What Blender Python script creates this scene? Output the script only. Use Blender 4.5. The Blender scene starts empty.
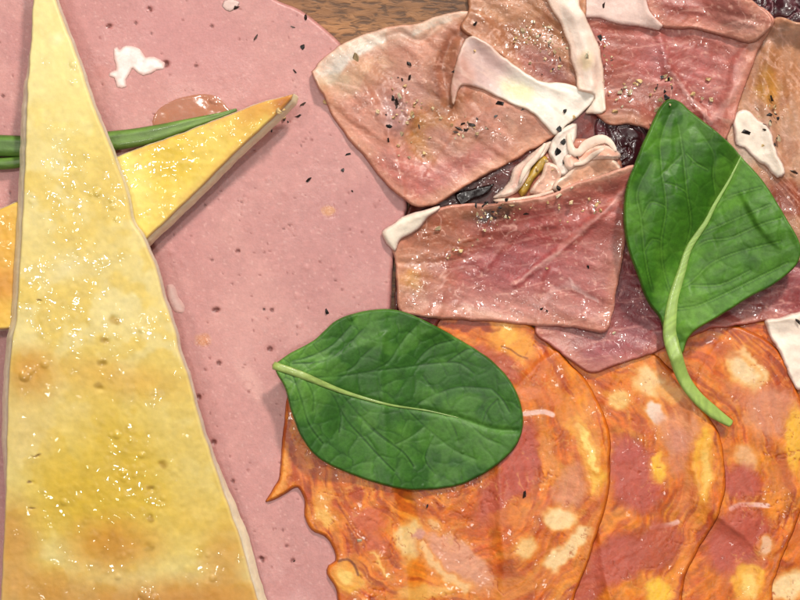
import bpy, math, random
import numpy as np

PX = 0.0002            # one unit of the layout grid = 0.2 mm
HC = 2000.0            # camera height in layout units (0.4 m)
CX, CY = 400.0, 300.0
scene = bpy.context.scene
COL = scene.collection
rng = np.random.RandomState(7)
random.seed(7)

# ------------------------------------------------------------------ maths
def _hash(ix, iy, seed):
    h = (ix.astype(np.int64) * 374761393 + iy.astype(np.int64) * 668265263 + seed * 974711) & 0xffffffff
    h = ((h ^ (h >> 13)) * 1274126177) & 0xffffffff
    return ((h ^ (h >> 16)) & 0xffff) / 65535.0

def vn(x, y, s, seed=0):
    """value noise, 0..1, feature size s"""
    x = x / s; y = y / s
    ix = np.floor(x); iy = np.floor(y)
    fx = x - ix; fy = y - iy
    fx = fx * fx * fx * (fx * (fx * 6 - 15) + 10); fy = fy * fy * fy * (fy * (fy * 6 - 15) + 10)
    a = _hash(ix, iy, seed); b = _hash(ix + 1, iy, seed)
    c = _hash(ix, iy + 1, seed); d = _hash(ix + 1, iy + 1, seed)
    return (a * (1 - fx) + b * fx) * (1 - fy) + (c * (1 - fx) + d * fx) * fy

def fbm(x, y, s, seed=0, o=4, g=0.5):
    t = 0; a = 1; n = 0
    for k in range(o):
        ca, sa = math.cos(0.7 * k), math.sin(0.7 * k)
        t = t + a * vn(x * ca - y * sa, x * sa + y * ca, s / (2 ** k), seed + 17 * k); n += a; a *= g
    return t / n

def streak(x, y, ang, sl, sw, seed=0, o=3):
    """fibre noise running along ang (degrees, image axes)"""
    a = math.radians(ang); u = x * math.cos(a) + y * math.sin(a); v = -x * math.sin(a) + y * math.cos(a)
    v = v + 6 * (fbm(x, y, 40, seed + 5) - .5)
    return fbm(u / sl, v / sw, 1.0, seed, o)

def worley(x, y, s, seed=0):
    x = x / s; y = y / s
    ix = np.floor(x); iy = np.floor(y)
    f1 = np.full(x.shape, 9.0); f2 = np.full(x.shape, 9.0)
    for i in (-1, 0, 1):
        for j in (-1, 0, 1):
            cx = ix + i; cy = iy + j
            px = cx + _hash(cx, cy, seed); py = cy + _hash(cx, cy, seed + 91)
            d = np.hypot(px - x, py - y)
            f2 = np.minimum(f2, np.maximum(f1, d)); f1 = np.minimum(f1, d)
    return f1, f2

def ss(a, b, x):
    t = np.clip((x - a) / (b - a), 0, 1)
    return t * t * (3 - 2 * t)

def catmull(pts, closed=True, step=3.0):
    P = [np.array(p[:2], float) for p in pts]
    n = len(P); out = []
    rngk = range(n if closed else n - 1)
    for i in rngk:
        if closed:
            p0, p1, p2, p3 = P[i - 1], P[i], P[(i + 1) % n], P[(i + 2) % n]
        else:
            p0, p1, p2, p3 = P[max(i - 1, 0)], P[i], P[i + 1], P[min(i + 2, n - 1)]
        L = np.hypot(*(p2 - p1))
        if L < 1e-6: continue
        # corner flag: a third value of 1 on a point makes a sharp corner there
        c1 = len(pts[i]) > 2; c2 = len(pts[(i + 1) % n]) > 2
        m1 = (p2 - p1) if c1 else (p2 - p0) / 2
        m2 = (p2 - p1) if c2 else (p3 - p1) / 2
        l1 = np.hypot(*m1); l2 = np.hypot(*m2)
        if l1 > L: m1 = m1 * L / l1
        if l2 > L: m2 = m2 * L / l2
        k = max(1, int(L / step))
        for j in range(k):
            t = j / k
            out.append((2*t**3-3*t*t+1)*p1 + (t**3-2*t*t+t)*m1 + (-2*t**3+3*t*t)*p2 + (t**3-t*t)*m2)
    if not closed: out.append(P[-1])
    return np.array(out)

def seg_dist(x, y, poly, closed=True, inside=False, want_t=False):
    """distance of points to a polyline; with inside also the even-odd test and the nearest point"""
    n = x.size
    best = np.full(n, 1e9); bx = np.zeros(n); by = np.zeros(n); ins = np.zeros(n, bool); tt = np.zeros(n)
    m = len(poly) if closed else len(poly) - 1
    for i in range(m):
        ax, ay = poly[i]; cx, cy = poly[(i + 1) % len(poly)]
        dx, dy = cx - ax, cy - ay; L = dx * dx + dy * dy + 1e-12
        t = np.clip(((x - ax) * dx + (y - ay) * dy) / L, 0, 1)
        qx = ax + t * dx; qy = ay + t * dy
        d = (x - qx) ** 2 + (y - qy) ** 2
        k = d < best
        best[k] = d[k]; bx[k] = qx[k]; by[k] = qy[k]
        if want_t: tt[k] = (i + t[k]) / m
        if inside and ay != cy:
            c = ((ay > y) != (cy > y)) & (x < (cx - ax) * (y - ay) / (cy - ay) + ax)
            ins ^= c
    r = [np.sqrt(best)]
    if inside: r += [ins, bx, by]
    if want_t: r += [tt]
    return r if len(r) > 1 else r[0]

def sdist(x, y, pts, smooth=True):
    """distance to an open stroke, only evaluated near it"""
    p = catmull(pts, False, 4) if smooth else np.array([q[:2] for q in pts], float)
    out = np.full(x.shape, 99.0)
    k = (x > p[:, 0].min() - 30) & (x < p[:, 0].max() + 30) & (y > p[:, 1].min() - 30) & (y < p[:, 1].max() + 30)
    if k.any(): out[k] = seg_dist(x[k], y[k], p, False)
    return out

# ------------------------------------------------------------------ heights already occupied (drives draping)
GX0, GY0, GW, GH = -160, -160, 1120, 920
HM = np.zeros((GH, GW))
def hs(F, wx, wy):
    gx = np.clip(wx - GX0, 0, GW - 1.01); gy = np.clip(wy - GY0, 0, GH - 1.01)
    ix = gx.astype(int); iy = gy.astype(int); fx = gx - ix; fy = gy - iy
    return (F[iy, ix] * (1 - fx) + F[iy, ix + 1] * fx) * (1 - fy) + (F[iy + 1, ix] * (1 - fx) + F[iy + 1, ix + 1] * fx) * fy
def blur(F, s):
    ky = np.fft.fftfreq(GH)[:, None]; kx = np.fft.rfftfreq(GW)[None, :]
    return np.fft.irfft2(np.fft.rfft2(F) * np.exp(-2 * (math.pi * s) ** 2 * (kx * kx + ky * ky)), s=(GH, GW))
def envelope(s):
    k = 0.22
    e = np.log(np.maximum(blur(np.exp(k * HM), s), 1e-6)) / k
    e = np.maximum(e, HM)
    return blur(e, 1.5)
def stamp(wx, wy, z):
    for ox in (0, 1):
        for oy in (0, 1):
            ix = np.clip(np.floor(wx - GX0).astype(int) + ox, 0, GW - 1); iy = np.clip(np.floor(wy - GY0).astype(int) + oy, 0, GH - 1)
            np.maximum.at(HM, (iy, ix), z)
def hz(px, py, zn=40):
    wx, wy = para(np.array([float(px)]), np.array([float(py)]), zn)
    return float(hs(HM, wx, wy)[0])

def para(x, y, z):
    k = 1 - z / HC
    return CX + (x - CX) * k, CY + (y - CY) * k
def world(wx, wy, z):
    return np.stack([(wx - CX) * PX, (CY - wy) * PX, z * PX], -1)

# ------------------------------------------------------------------ colour painting (colour of the food, with some light and shade painted in, sRGB)
def lin(c):
    c = np.clip(np.asarray(c, float) / 255.0, 0, 1)
    return np.where(c <= 0.04045, c / 12.92, ((c + 0.055) / 1.055) ** 2.4)
class Paint:
    def __init__(s, x, y, base, warp=3.0, wsize=14, seed=0):
        s.x, s.y = x, y
        s.wx = x + warp * 2 * (fbm(x, y, wsize, seed + 1, 3) - .5) + warp * .5 * (vn(x, y, 5, seed + 3) - .5)
        s.wy = y + warp * 2 * (fbm(x, y, wsize, seed + 2, 3) - .5) + warp * .5 * (vn(x, y, 5, seed + 4) - .5)
        s.c = np.tile(np.array(base, float), (x.size, 1)); s.seed = seed
        s.wet = np.zeros(x.size)
    def mix(s, m, col, a=1.0):
        m = np.clip(m * a, 0, 1)[:, None]; s.c = s.c * (1 - m) + np.array(col, float) * m; return s
    def mul(s, f):
        s.c = s.c * f[:, None]; return s
    def e(s, cx, cy, rx, ry, rot, col, a=1.0, soft=.35, warp=True):
        X, Y = (s.wx, s.wy) if warp else (s.x, s.y)
        r = math.radians(rot); u = (X - cx) * math.cos(r) + (Y - cy) * math.sin(r); v = -(X - cx) * math.sin(r) + (Y - cy) * math.cos(r)
        d = np.sqrt((u / rx) ** 2 + (v / ry) ** 2)
        s.mix(1 - ss(1 - soft, 1 + soft, d), col, a); return s
    def st(s, pts, w, col, a=1.0, soft=.5, warp=True):
        X, Y = (s.wx, s.wy) if warp else (s.x, s.y)
        d = sdist(X, Y, pts)
        s.mix(1 - ss(w * (1 - soft), w * (1 + soft), d), col, a); return s

# ------------------------------------------------------------------ materials
def make_mat(name, rough=.5, sss=.0, coat=0., bump=0.2, bscale=1800, var=.10, vscale=900, coatr=.06, specl=.5, radius=(1.0, .45, .3), wetr=.14, film=0., fscale=1000, fstr=.5):
    m = bpy.data.materials.new(name); m.use_nodes = True
    N = m.node_tree.nodes; L = m.node_tree.links; b = N['Principled BSDF']
    a = N.new('ShaderNodeAttribute'); a.attribute_name = 'Col'
    w = N.new('ShaderNodeAttribute'); w.attribute_name = 'Wet'
    tc = N.new('ShaderNodeTexCoord')
    n1 = N.new('ShaderNodeTexNoise'); n1.inputs['Scale'].default_value = vscale; n1.inputs['Detail'].default_value = 5; n1.inputs['Roughness'].default_value = .65
    L.new(tc.outputs['Object'], n1.inputs['Vector'])
    mr = N.new('ShaderNodeMapRange'); mr.inputs['From Min'].default_value = .25; mr.inputs['From Max'].default_value = .75
    mr.inputs['To Min'].default_value = 1 - var; mr.inputs['To Max'].default_value = 1 + var
    L.new(n1.outputs['Fac'], mr.inputs['Value'])
    vm = N.new('ShaderNodeVectorMath'); vm.operation = 'SCALE'
    L.new(a.outputs['Color'], vm.inputs[0]); L.new(mr.outputs[0], vm.inputs['Scale'])
    L.new(vm.outputs[0], b.inputs['Base Color'])
    rr = N.new('ShaderNodeMapRange'); rr.inputs['To Min'].default_value = rough; rr.inputs['To Max'].default_value = wetr
    L.new(w.outputs['Fac'], rr.inputs['Value'])
    n3 = N.new('ShaderNodeTexNoise'); n3.inputs['Scale'].default_value = vscale * .6; n3.inputs['Detail'].default_value = 3
    L.new(tc.outputs['Object'], n3.inputs['Vector'])
    ra = N.new('ShaderNodeMath'); ra.operation = 'MULTIPLY_ADD'; ra.inputs[1].default_value = .06; ra.inputs[2].default_value = -.03
    L.new(n3.outputs['Fac'], ra.inputs[0])
    rb = N.new('ShaderNodeMath'); rb.operation = 'ADD'; rb.use_clamp = True
    L.new(ra.outputs[0], rb.inputs[0]); L.new(rr.outputs[0], rb.inputs[1]); L.new(rb.outputs[0], b.inputs['Roughness'])
    n2 = N.new('ShaderNodeTexNoise'); n2.inputs['Scale'].default_value = bscale; n2.inputs['Detail'].default_value = 4; n2.inputs['Roughness'].default_value = .6
    L.new(tc.outputs['Object'], n2.inputs['Vector'])
    bp = N.new('ShaderNodeBump'); bp.inputs['Strength'].default_value = bump; bp.inputs['Distance'].default_value = 0.0003
    L.new(n2.outputs['Fac'], bp.inputs['Height']); L.new(bp.outputs['Normal'], b.inputs['Normal'])
    b.inputs['Specular IOR Level'].default_value = specl
    b.inputs['Coat Weight'].default_value = coat; b.inputs['Coat Roughness'].default_value = coatr
    if film > 0:      # a clear oily or honeyed film with its own ripples, only where the surface is wet
        fm = N.new('ShaderNodeMath'); fm.operation = 'MULTIPLY'; fm.inputs[1].default_value = film; fm.use_clamp = True
        L.new(w.outputs['Fac'], fm.inputs[0]); L.new(fm.outputs[0], b.inputs['Coat Weight']); b.inputs['Coat Roughness'].default_value = .02; b.inputs['Coat IOR'].default_value = 1.75
        n4 = N.new('ShaderNodeTexNoise'); n4.inputs['Scale'].default_value = fscale; n4.inputs['Detail'].default_value = .4; n4.inputs['Roughness'].default_value = .5
        L.new(tc.outputs['Object'], n4.inputs['Vector'])
        b4 = N.new('ShaderNodeBump'); b4.inputs['Strength'].default_value = 1; b4.inputs['Distance'].default_value = fstr * .001
        L.new(n4.outputs['Fac'], b4.inputs['Height']); L.new(b4.outputs['Normal'], b.inputs['Coat Normal'])
    if sss > 0:
        b.inputs['Subsurface Weight'].default_value = sss
        b.inputs['Subsurface Radius'].default_value = radius
        b.inputs['Subsurface Scale'].default_value = 0.0009 if name in ('pork_fat', 'cheese') else .0003
    return m

M = {
 'mort': make_mat('mortadella', .40, .2, 0.0, .22, 2200, .08, 2200),
 'fat': make_mat('pork_fat', .55, .35, .05, .35, 1100, .07, 1100, radius=(1, .8, .65)),
 'ham': make_mat('cured_ham', .38, .2, .0, .4, 1600, .14, 1600, wetr=.28, film=.9, fscale=700, fstr=.40),
 'salami': make_mat('paprika_salami', .40, .2, .0, .35, 1500, .10, 1500, wetr=.3, film=.16, fscale=450, fstr=.35),
 'cheese': make_mat('cheese', .45, .3, .0, .12, 900, .05, 900, wetr=.34, film=1, fscale=430, fstr=.72, radius=(1, .8, .4)),
 'leaf': make_mat('basil_leaf', .50, .0, .0, .12, 1800, .16, 1500, specl=.33, wetr=.28),
 'stem': make_mat('green_stem', .38, .15, .1, .2, 900, .10, 700, radius=(.6, 1, .3)),
 'chicory': make_mat('red_chicory', .3, .0, .3, .35, 700, .25, 700),
 'honey': make_mat('honey', .15, .3, .3, .05, 500, .06, 500),
 'pepper': make_mat('pepper_shell', .45, 0, .0, .9, 3500, .35, 3500, specl=.5),
 'crumb': make_mat('pepper_core', .5, .1, .1, .8, 3500, .25, 3500),
}

# ------------------------------------------------------------------ mesh makers
def finish(name, V, F, mat, col=None, wet=None, parent=None, origin=None):
    if origin is None: origin = np.array([V[:, 0].mean(), V[:, 1].mean(), V[:, 2].min()])
    V = V - origin
    me = bpy.data.meshes.new(name)
    F = np.asarray(F); k = F.shape[1]
    me.vertices.add(len(V)); me.vertices.foreach_set('co', V.astype(np.float32).ravel())
    me.loops.add(F.size); me.loops.foreach_set('vertex_index', F.astype(np.int32).ravel())
    me.polygons.add(len(F)); me.polygons.foreach_set('loop_start', (np.arange(len(F)) * k).astype(np.int32))
    me.update(calc_edges=True)
    me.polygons.foreach_set('use_smooth', np.ones(len(F), bool))
    if col is not None:
        a = me.color_attributes.new('Col', 'FLOAT_COLOR', 'POINT')
        c = np.ones((len(V), 4), np.float32); c[:, :3] = lin(col); a.data.foreach_set('color', c.ravel())
        w = me.attributes.new('Wet', 'FLOAT', 'POINT')
        w.data.foreach_set('value', (np.zeros(len(V)) if wet is None else np.clip(wet, 0, 1)).astype(np.float32))
    me.materials.append(mat); me.validate(); me.update()
    o = bpy.data.objects.new(name, me); COL.objects.link(o)
    if parent is not None:
        o.parent = parent; o.location = origin - np.array(parent.location)
    else: o.location = origin
    return o

def thing(name, px, py, z=0):
    o = bpy.data.objects.new(name, None); COL.objects.link(o); o.empty_display_size = .005
    o.location = world(px, py, z); return o
def tag(o, label, cat, group=None, kind=None):
    if label: o['label'] = label
    if cat: o['category'] = cat
    if group: o['group'] = group
    if kind: o['kind'] = kind
    return o

def sheet(name, outline, mat, paint, zn=20, thick=5, er=4, h=1.3, height=None, drape=5.0, lift=None, plane=None,
          parent=None, raw=False, flare=None, eps=.6, seed=0, jag=0.0, edgez=.35):
    poly = catmull(outline, True, 3.5)
    if jag > 0:
        i = np.arange(len(poly)); nx = np.roll(poly, -1, 0) - np.roll(poly, 1, 0); nx = nx / (np.hypot(nx[:, 0], nx[:, 1])[:, None] + 1e-9)
        nn = np.stack([-nx[:, 1], nx[:, 0]], 1)
        poly = poly + nn * (jag * 2 * (fbm(poly[:, 0], poly[:, 1], 14, seed + 61, 3) - .5))[:, None]
    x0, y0 = poly.min(0) - 2 * h; x1, y1 = poly.max(0) + 2 * h
    nx = int((x1 - x0) / h) + 1; ny = int((y1 - y0) / h) + 1
    gx, gy = np.meshgrid(x0 + np.arange(nx) * h, y0 + np.arange(ny) * h)
    # cells whose centre is inside
    cxs = (gx[:-1, :-1] + h / 2).ravel(); cys = (gy[:-1, :-1] + h / 2).ravel()
    ins = np.zeros(cxs.size, bool)
    for i in range(len(poly)):
        ax, ay = poly[i]; bx, by = poly[(i + 1) % len(poly)]
        if ay == by: continue
        r = ((ay > cys) != (by > cys)); r[r] = cxs[r] < (bx - ax) * (cys[r] - ay) / (by - ay) + ax; ins ^= r
    I = ins.reshape(ny - 1, nx - 1)
    # drop cells hanging by one corner or edge only
    for _ in range(2):
        P = np.pad(I, 1).astype(int); nb = P[:-2, 1:-1] + P[2:, 1:-1] + P[1:-1, :-2] + P[1:-1, 2:]
        I = I & (nb >= 2)
    cnt = np.zeros((ny, nx), int)
    cnt[:-1, :-1] += I; cnt[1:, :-1] += I; cnt[:-1, 1:] += I; cnt[1:, 1:] += I
    used = cnt > 0; idx = -np.ones((ny, nx), int); idx[used] = np.arange(used.sum())
    x = gx[used].astype(float); y = gy[used].astype(float); bnd = (cnt[used] < 4)
    d, bx, by = np.zeros(x.size), x.copy(), y.copy()
    dd, inn, qx, qy = seg_dist(x, y, poly, True, True)
    d = dd.copy(); x[bnd] = qx[bnd]; y[bnd] = qy[bnd]; d[bnd] = 0
    # near-boundary inner ring: never closer than .45 h
    r = (~bnd) & (d < .5 * h) ; d[r] = np.maximum(d[r], .3 * h)
    jj, ii = np.nonzero(I)
    T = np.stack([idx[jj, ii], idx[jj + 1, ii], idx[jj + 1, ii + 1], idx[jj, ii + 1]], 1)
    zc = plane(x, y) if plane is not None else np.full(x.size, float(zn))
    wx, wy = para(x, y, zc + (thick if plane is not None else 0))
    if plane is not None: zb = plane(x, y)
    else:
        zb = hs(envelope(drape), wx, wy) + eps
    if lift is not None: zb = zb + lift(x, y, d)
    pr = np.clip(d / er, 0, 1); prof = np.sqrt(np.maximum(0, 1 - (1 - pr) ** 2))
    top = zb + thick * (edgez + (1 - edgez) * prof)
    if height is not None: top = top + height(x, y, d) * ss(0, er, d)
    P = paint(x, y, d)
    n = x.size
    Vt = world(wx, wy, top)
    # underside shares the rim
    bm = -np.ones(n, int); inner = ~bnd; bm[bnd] = np.nonzero(bnd)[0]; bm[inner] = n + np.arange(inner.sum())
    bxw, byw = wx[inner], wy[inner]
    zbi = zb[inner] + 0 * zb[inner]
    Vb = world(bxw, byw, np.minimum(zbi, top[inner] - .3))
    B = bm[T][:, ::-1]
    V = np.concatenate([Vt, Vb]); F = np.concatenate([T, B])
    col = np.concatenate([P.c, P.c[inner]]); wet = np.concatenate([P.wet, P.wet[inner]])
    if flare is not None:      # the cut side of a thick wedge, slanting outwards
        q = catmull([tuple(p) for p in poly], True, 1.2); m = len(q); fl, fc = flare(q[:, 0], q[:, 1])
        z0 = plane(q[:, 0], q[:, 1]); ax, ay = para(q[:, 0], q[:, 1], z0 + thick); rows = []; cc = []
        K = 7
        nn = np.roll(q, -1, 0) - np.roll(q, 1, 0); nn = np.stack([nn[:, 1], -nn[:, 0]], 1); nn /= np.hypot(nn[:, 0], nn[:, 1])[:, None] + 1e-9
        if ((q[:, 0] - q[:, 0].mean()) * nn[:, 0] + (q[:, 1] - q[:, 1].mean()) * nn[:, 1]).mean() < 0: nn = -nn
        for r in range(K):
            t = r / (K - 1); wob = .7 * (fbm(q[:, 0], q[:, 1] + 40 * t, 7, seed + 70, 3) - .5)
            off = -1.2 * (1 - t) ** 3 + .25 * math.sin(math.pi * t) + wob * (t > 0)
            rows.append(world(ax + fl[:, 0] * t + nn[:, 0] * off, ay + fl[:, 1] * t + nn[:, 1] * off, z0 + thick * (.80 - .78 * t)))
            cc.append(np.array(fc)[None] * (.9 + .16 * fbm(q[:, 0], q[:, 1] + 60 * t, 6, seed + 71, 3))[:, None])
        b0 = len(V); V = np.concatenate([V] + rows); col = np.concatenate([col] + cc); wet = np.concatenate([wet, np.full(m * K, .3)])
        i = np.arange(m); j = (i + 1) % m
        F = np.concatenate([F] + [np.stack([b0 + r * m + i, b0 + r * m + j, b0 + (r + 1) * m + j, b0 + (r + 1) * m + i], 1) for r in range(K - 1)])
    stamp(wx, wy, top)
    return finish(name, V, F, mat, col, wet, parent)

def tube(name, path, radii, mat, colf, parent=None, seg=14, flat=1.0, zs=None, step=3.0, zn=40, lift=0, groove=0):
    """tapered round stem along a path; z from zs or resting on what lies below"""
    pts = catmull(path, False, step); n = len(pts)
    t = np.linspace(0, 1, n); rad = np.interp(t, np.linspace(0, 1, len(radii)), radii)
    wx, wy = para(pts[:, 0], pts[:, 1], zn)
    z = np.interp(t, np.linspace(0, 1, len(zs)), zs) if zs is not None else hs(envelope(3), wx, wy) + rad * flat + lift
    tg = np.gradient(np.stack([wx, wy], 1), axis=0); tg /= np.hypot(tg[:, 0], tg[:, 1])[:, None] + 1e-9
    nx, ny = -tg[:, 1], tg[:, 0]
    V = []; C = []
    for i in range(n):
        for k in range(seg):
            a = 2 * math.pi * k / seg
            rr = rad[i] * (1 - groove * max(0, math.cos((a - math.pi / 2))) ** 8)
            c, s = math.cos(a) * rad[i], math.sin(a) * rr * flat
            V.append((wx[i] + nx[i] * c, wy[i] + ny[i] * c, z[i] + s)); C.append(colf(t[i], math.sin(a), math.cos(a), pts[i, 0], pts[i, 1]))
    F = []
    for i in range(n - 1):
        for k in range(seg):
            k2 = (k + 1) % seg
            F.append((i * seg + k, (i + 1) * seg + k, (i + 1) * seg + k2, i * seg + k2))
    V = np.array(V)
    # caps: collapse to a slightly proud centre
    a0 = len(V); V = np.vstack([V, [wx[0] - tg[0, 0] * rad[0] * .35, wy[0] - tg[0, 1] * rad[0] * .35, z[0]], [wx[-1] + tg[-1, 0] * rad[-1] * .35, wy[-1] + tg[-1, 1] * rad[-1] * .35, z[-1]]])
    C += [C[0], C[-1]]
    for k in range(0, seg, 2):
        k1, k2 = (k + 1) % seg, (k + 2) % seg
        F.append((a0, k, k1, k2)); b = (n - 1) * seg
        F.append((a0 + 1, b + k2, b + k1, b + k))
    stamp(V[:, 0], V[:, 1], V[:, 2])
    F = np.array(F)[:, ::-1]
    return finish(name, world(V[:, 0], V[:, 1], V[:, 2]), F, mat, np.array(C, float), None, parent)

def domes(x, y, L):
    """little beads of oil standing up from a surface: (x, y, r, height)"""
    h = np.zeros(x.size)
    for cx, cy, r, a in L:
        k = (np.abs(x - cx) < r) & (np.abs(y - cy) < r)
        if not k.any(): continue
        q = ((x[k] - cx) ** 2 + (y[k] - cy) ** 2) / (r * r)
        h[k] = np.maximum(h[k], a * np.clip(1 - q, 0, 1) ** .8)
    return h
def wetmask(x, y, L, k=1.9):
    m = np.zeros(x.size)
    for cx, cy, r, a in L:
        R_ = r * k; q = (np.abs(x - cx) < R_) & (np.abs(y - cy) < R_)
        if q.any(): m[q] += .6 * np.clip(1 - ((x[q] - cx) ** 2 + (y[q] - cy) ** 2) / (R_ * R_), 0, 1)
    return np.clip(m, 0, 1)
def scatter(spots, seed, rmin=1.3, rmax=2.8, amp=.5, keep=.6):
    """spots: (cx, cy, rx, ry, n) clusters of beads"""
    r = np.random.RandomState(seed); out = []
    for cx, cy, rx, ry, n in spots:
        for _ in range(n):
            q = 1.9 + 2.3 * r.rand() ** 2; px_, py_ = cx + rx * r.randn() * .6, cy + ry * r.randn() * .6
            if r.rand() < keep: out.append((px_, py_, q, q * q / 22))
    return out

# ================================================================== the board
def build_board():
    W = 1400; Hh = 1100; T = 60
    x0, x1, y0, y1 = CX - W / 2, CX + W / 2, CY - Hh / 2, CY + Hh / 2
    h = 4.0
    xs = np.arange(x0, x1 + .1, h); ys = np.arange(y0, y1 + .1, h)
    X, Y = np.meshgrid(xs, ys); n = X.size; ny, nx = X.shape
    Z = -np.zeros(n)
    V = world(X.ravel(), Y.ravel(), Z); Vb = world(X.ravel(), Y.ravel(), Z - T)
    id_ = np.arange(n).reshape(ny, nx)
    T1 = np.stack([id_[:-1, :-1], id_[1:, :-1], id_[1:, 1:], id_[:-1, 1:]], -1).reshape(-1, 4)
    F = [T1, T1[:, ::-1] + n]
    ring = np.concatenate([id_[0, :], id_[1:, -1], id_[-1, -2::-1], id_[-2:0:-1, 0]]); r2 = np.roll(ring, -1)
    F.append(np.stack([ring, r2, r2 + n, ring + n], 1))
    m = bpy.data.materials.new('oiled_wood'); m.use_nodes = True
    N = m.node_tree.nodes; L = m.node_tree.links; b = N['Principled BSDF']
    tc = N.new('ShaderNodeTexCoord')
    def nz(rot, sc, s, det=4, dist=0., rough=.6):
        mp = N.new('ShaderNodeMapping'); mp.inputs['Rotation'].default_value = (0, 0, math.radians(rot)); mp.inputs['Scale'].default_value = sc
        L.new(tc.outputs['Object'], mp.inputs['Vector'])
        q = N.new('ShaderNodeTexNoise'); q.inputs['Scale'].default_value = s; q.inputs['Detail'].default_value = det; q.inputs['Distortion'].default_value = dist; q.inputs['Roughness'].default_value = rough
        L.new(mp.outputs[0], q.inputs['Vector']); return q
    a = nz(6, (.25, 1, 1), 1300, 4, .6); c = nz(6, (.3, 1, 1), 220, 3, .4); p = nz(8, (.2, 1, 1), 1500, 2)
    r = N.new('ShaderNodeValToRGB'); L.new(c.outputs['Fac'], r.inputs['Fac'])
    e = r.color_ramp.elements
    e[0].position = .3; e[0].color = (*lin((100, 62, 34)), 1); e[1].position = .7; e[1].color = (*lin((172, 120, 74)), 1)
    r2_ = N.new('ShaderNodeValToRGB'); L.new(a.outputs['Fac'], r2_.inputs['Fac'])
    e = r2_.color_ramp.elements; e[0].position = .40; e[0].color = (.12, .09, .08, 1); e[1].position = .53; e[1].color = (1, 1, 1, 1)
    mx = N.new('ShaderNodeMix'); mx.data_type = 'RGBA'; mx.blend_type = 'MULTIPLY'; mx.inputs[0].default_value = .72
    L.new(r.outputs[0], mx.inputs[6]); L.new(r2_.outputs[0], mx.inputs[7]); L.new(mx.outputs[2], b.inputs['Base Color'])
    b.inputs['Roughness'].default_value = .5
    bp = N.new('ShaderNodeBump'); bp.inputs['Strength'].default_value = .5; bp.inputs['Distance'].default_value = .0004
    L.new(a.outputs['Fac'], bp.inputs['Height']); L.new(bp.outputs[0], b.inputs['Normal'])
    o = finish('wooden_board', np.concatenate([V, Vb]), np.concatenate(F)[:, ::-1], m)
    for q in o.data.polygons: q.use_smooth = False
    o['kind'] = 'structure'
build_board()

# ================================================================== mortadella
FAT = lambda x, y, d: Paint(x, y, (240, 222, 214), seed=5).mul(.93 + .14 * fbm(x, y, 9, 3))
pits = [(150,9,3.2,1.6),(109,26,3.2,1.8),(136,23,1.8,1.5),(212,26,1.8,1.6),(166,64,4,3),(196,66,2,1.5),(3,96,1.8,1.6),(216,310,4,2.4),(272,310,2,2),
 (270,349,3,2.6),(219,363,2.4,2.4),(238,251,1.6,2.6),(199,397,2.8,2.4),(214,442,2.6,2.8),(264,309,1.5,1.5),(210,358,1.4,1.4),(205,370,1.4,1.3),(231,111,1.5,1.5),
 (233,481,1.8,1.8),(285,485,1.5,1.5),(262,559,4,2),(310,465,1.3,1.3),(249,392,1.4,1.4),(100,38,1.2,1.2),(120,52,1.6,1.1),(60,14,1.6,1.2),(183,20,1.3,1.1),(245,128,1.7,1),(170,75,1.3,1.2),
 (205,205,1.5,1.2),(290,225,1.5,1.2),(320,262,1.3,1.3),(350,230,1.4,1.2),(342,290,1.4,1.3),(212,260,1.6,1.2),(191,236,1.2,1.2),(260,275,1.3,1.2),(312,140,1.2,1.2),(293,560,1.8,1.8),(283,530,1.5,1.2),(287,546,1.8,1.6),(230,456,1.2,1.2),(248,470,1.3,1.4)]
rr = np.random.RandomState(3)
for _ in range(330): pits.append((rr.uniform(-60, 420), rr.uniform(-60, 640), rr.uniform(.7, 1.5), rr.uniform(.6, 1.2)))
rings = [(330,211,6.0),(248,386,5),(203,341,6),(270,349,5),(247,228,4),(276,268,4.5),(291,228,3.5),(245,200,3.5),(299,560,7),(290,541,6),(276,220,3),(330,180,3.5),(230,240,3),(310,300,4),(350,250,3.2),(18,91,3.5),(290,500,3.5)]
for _ in range(24): rings.append((rr.uniform(0, 400), rr.uniform(0, 600), rr.uniform(1.6, 3.4)))
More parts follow.
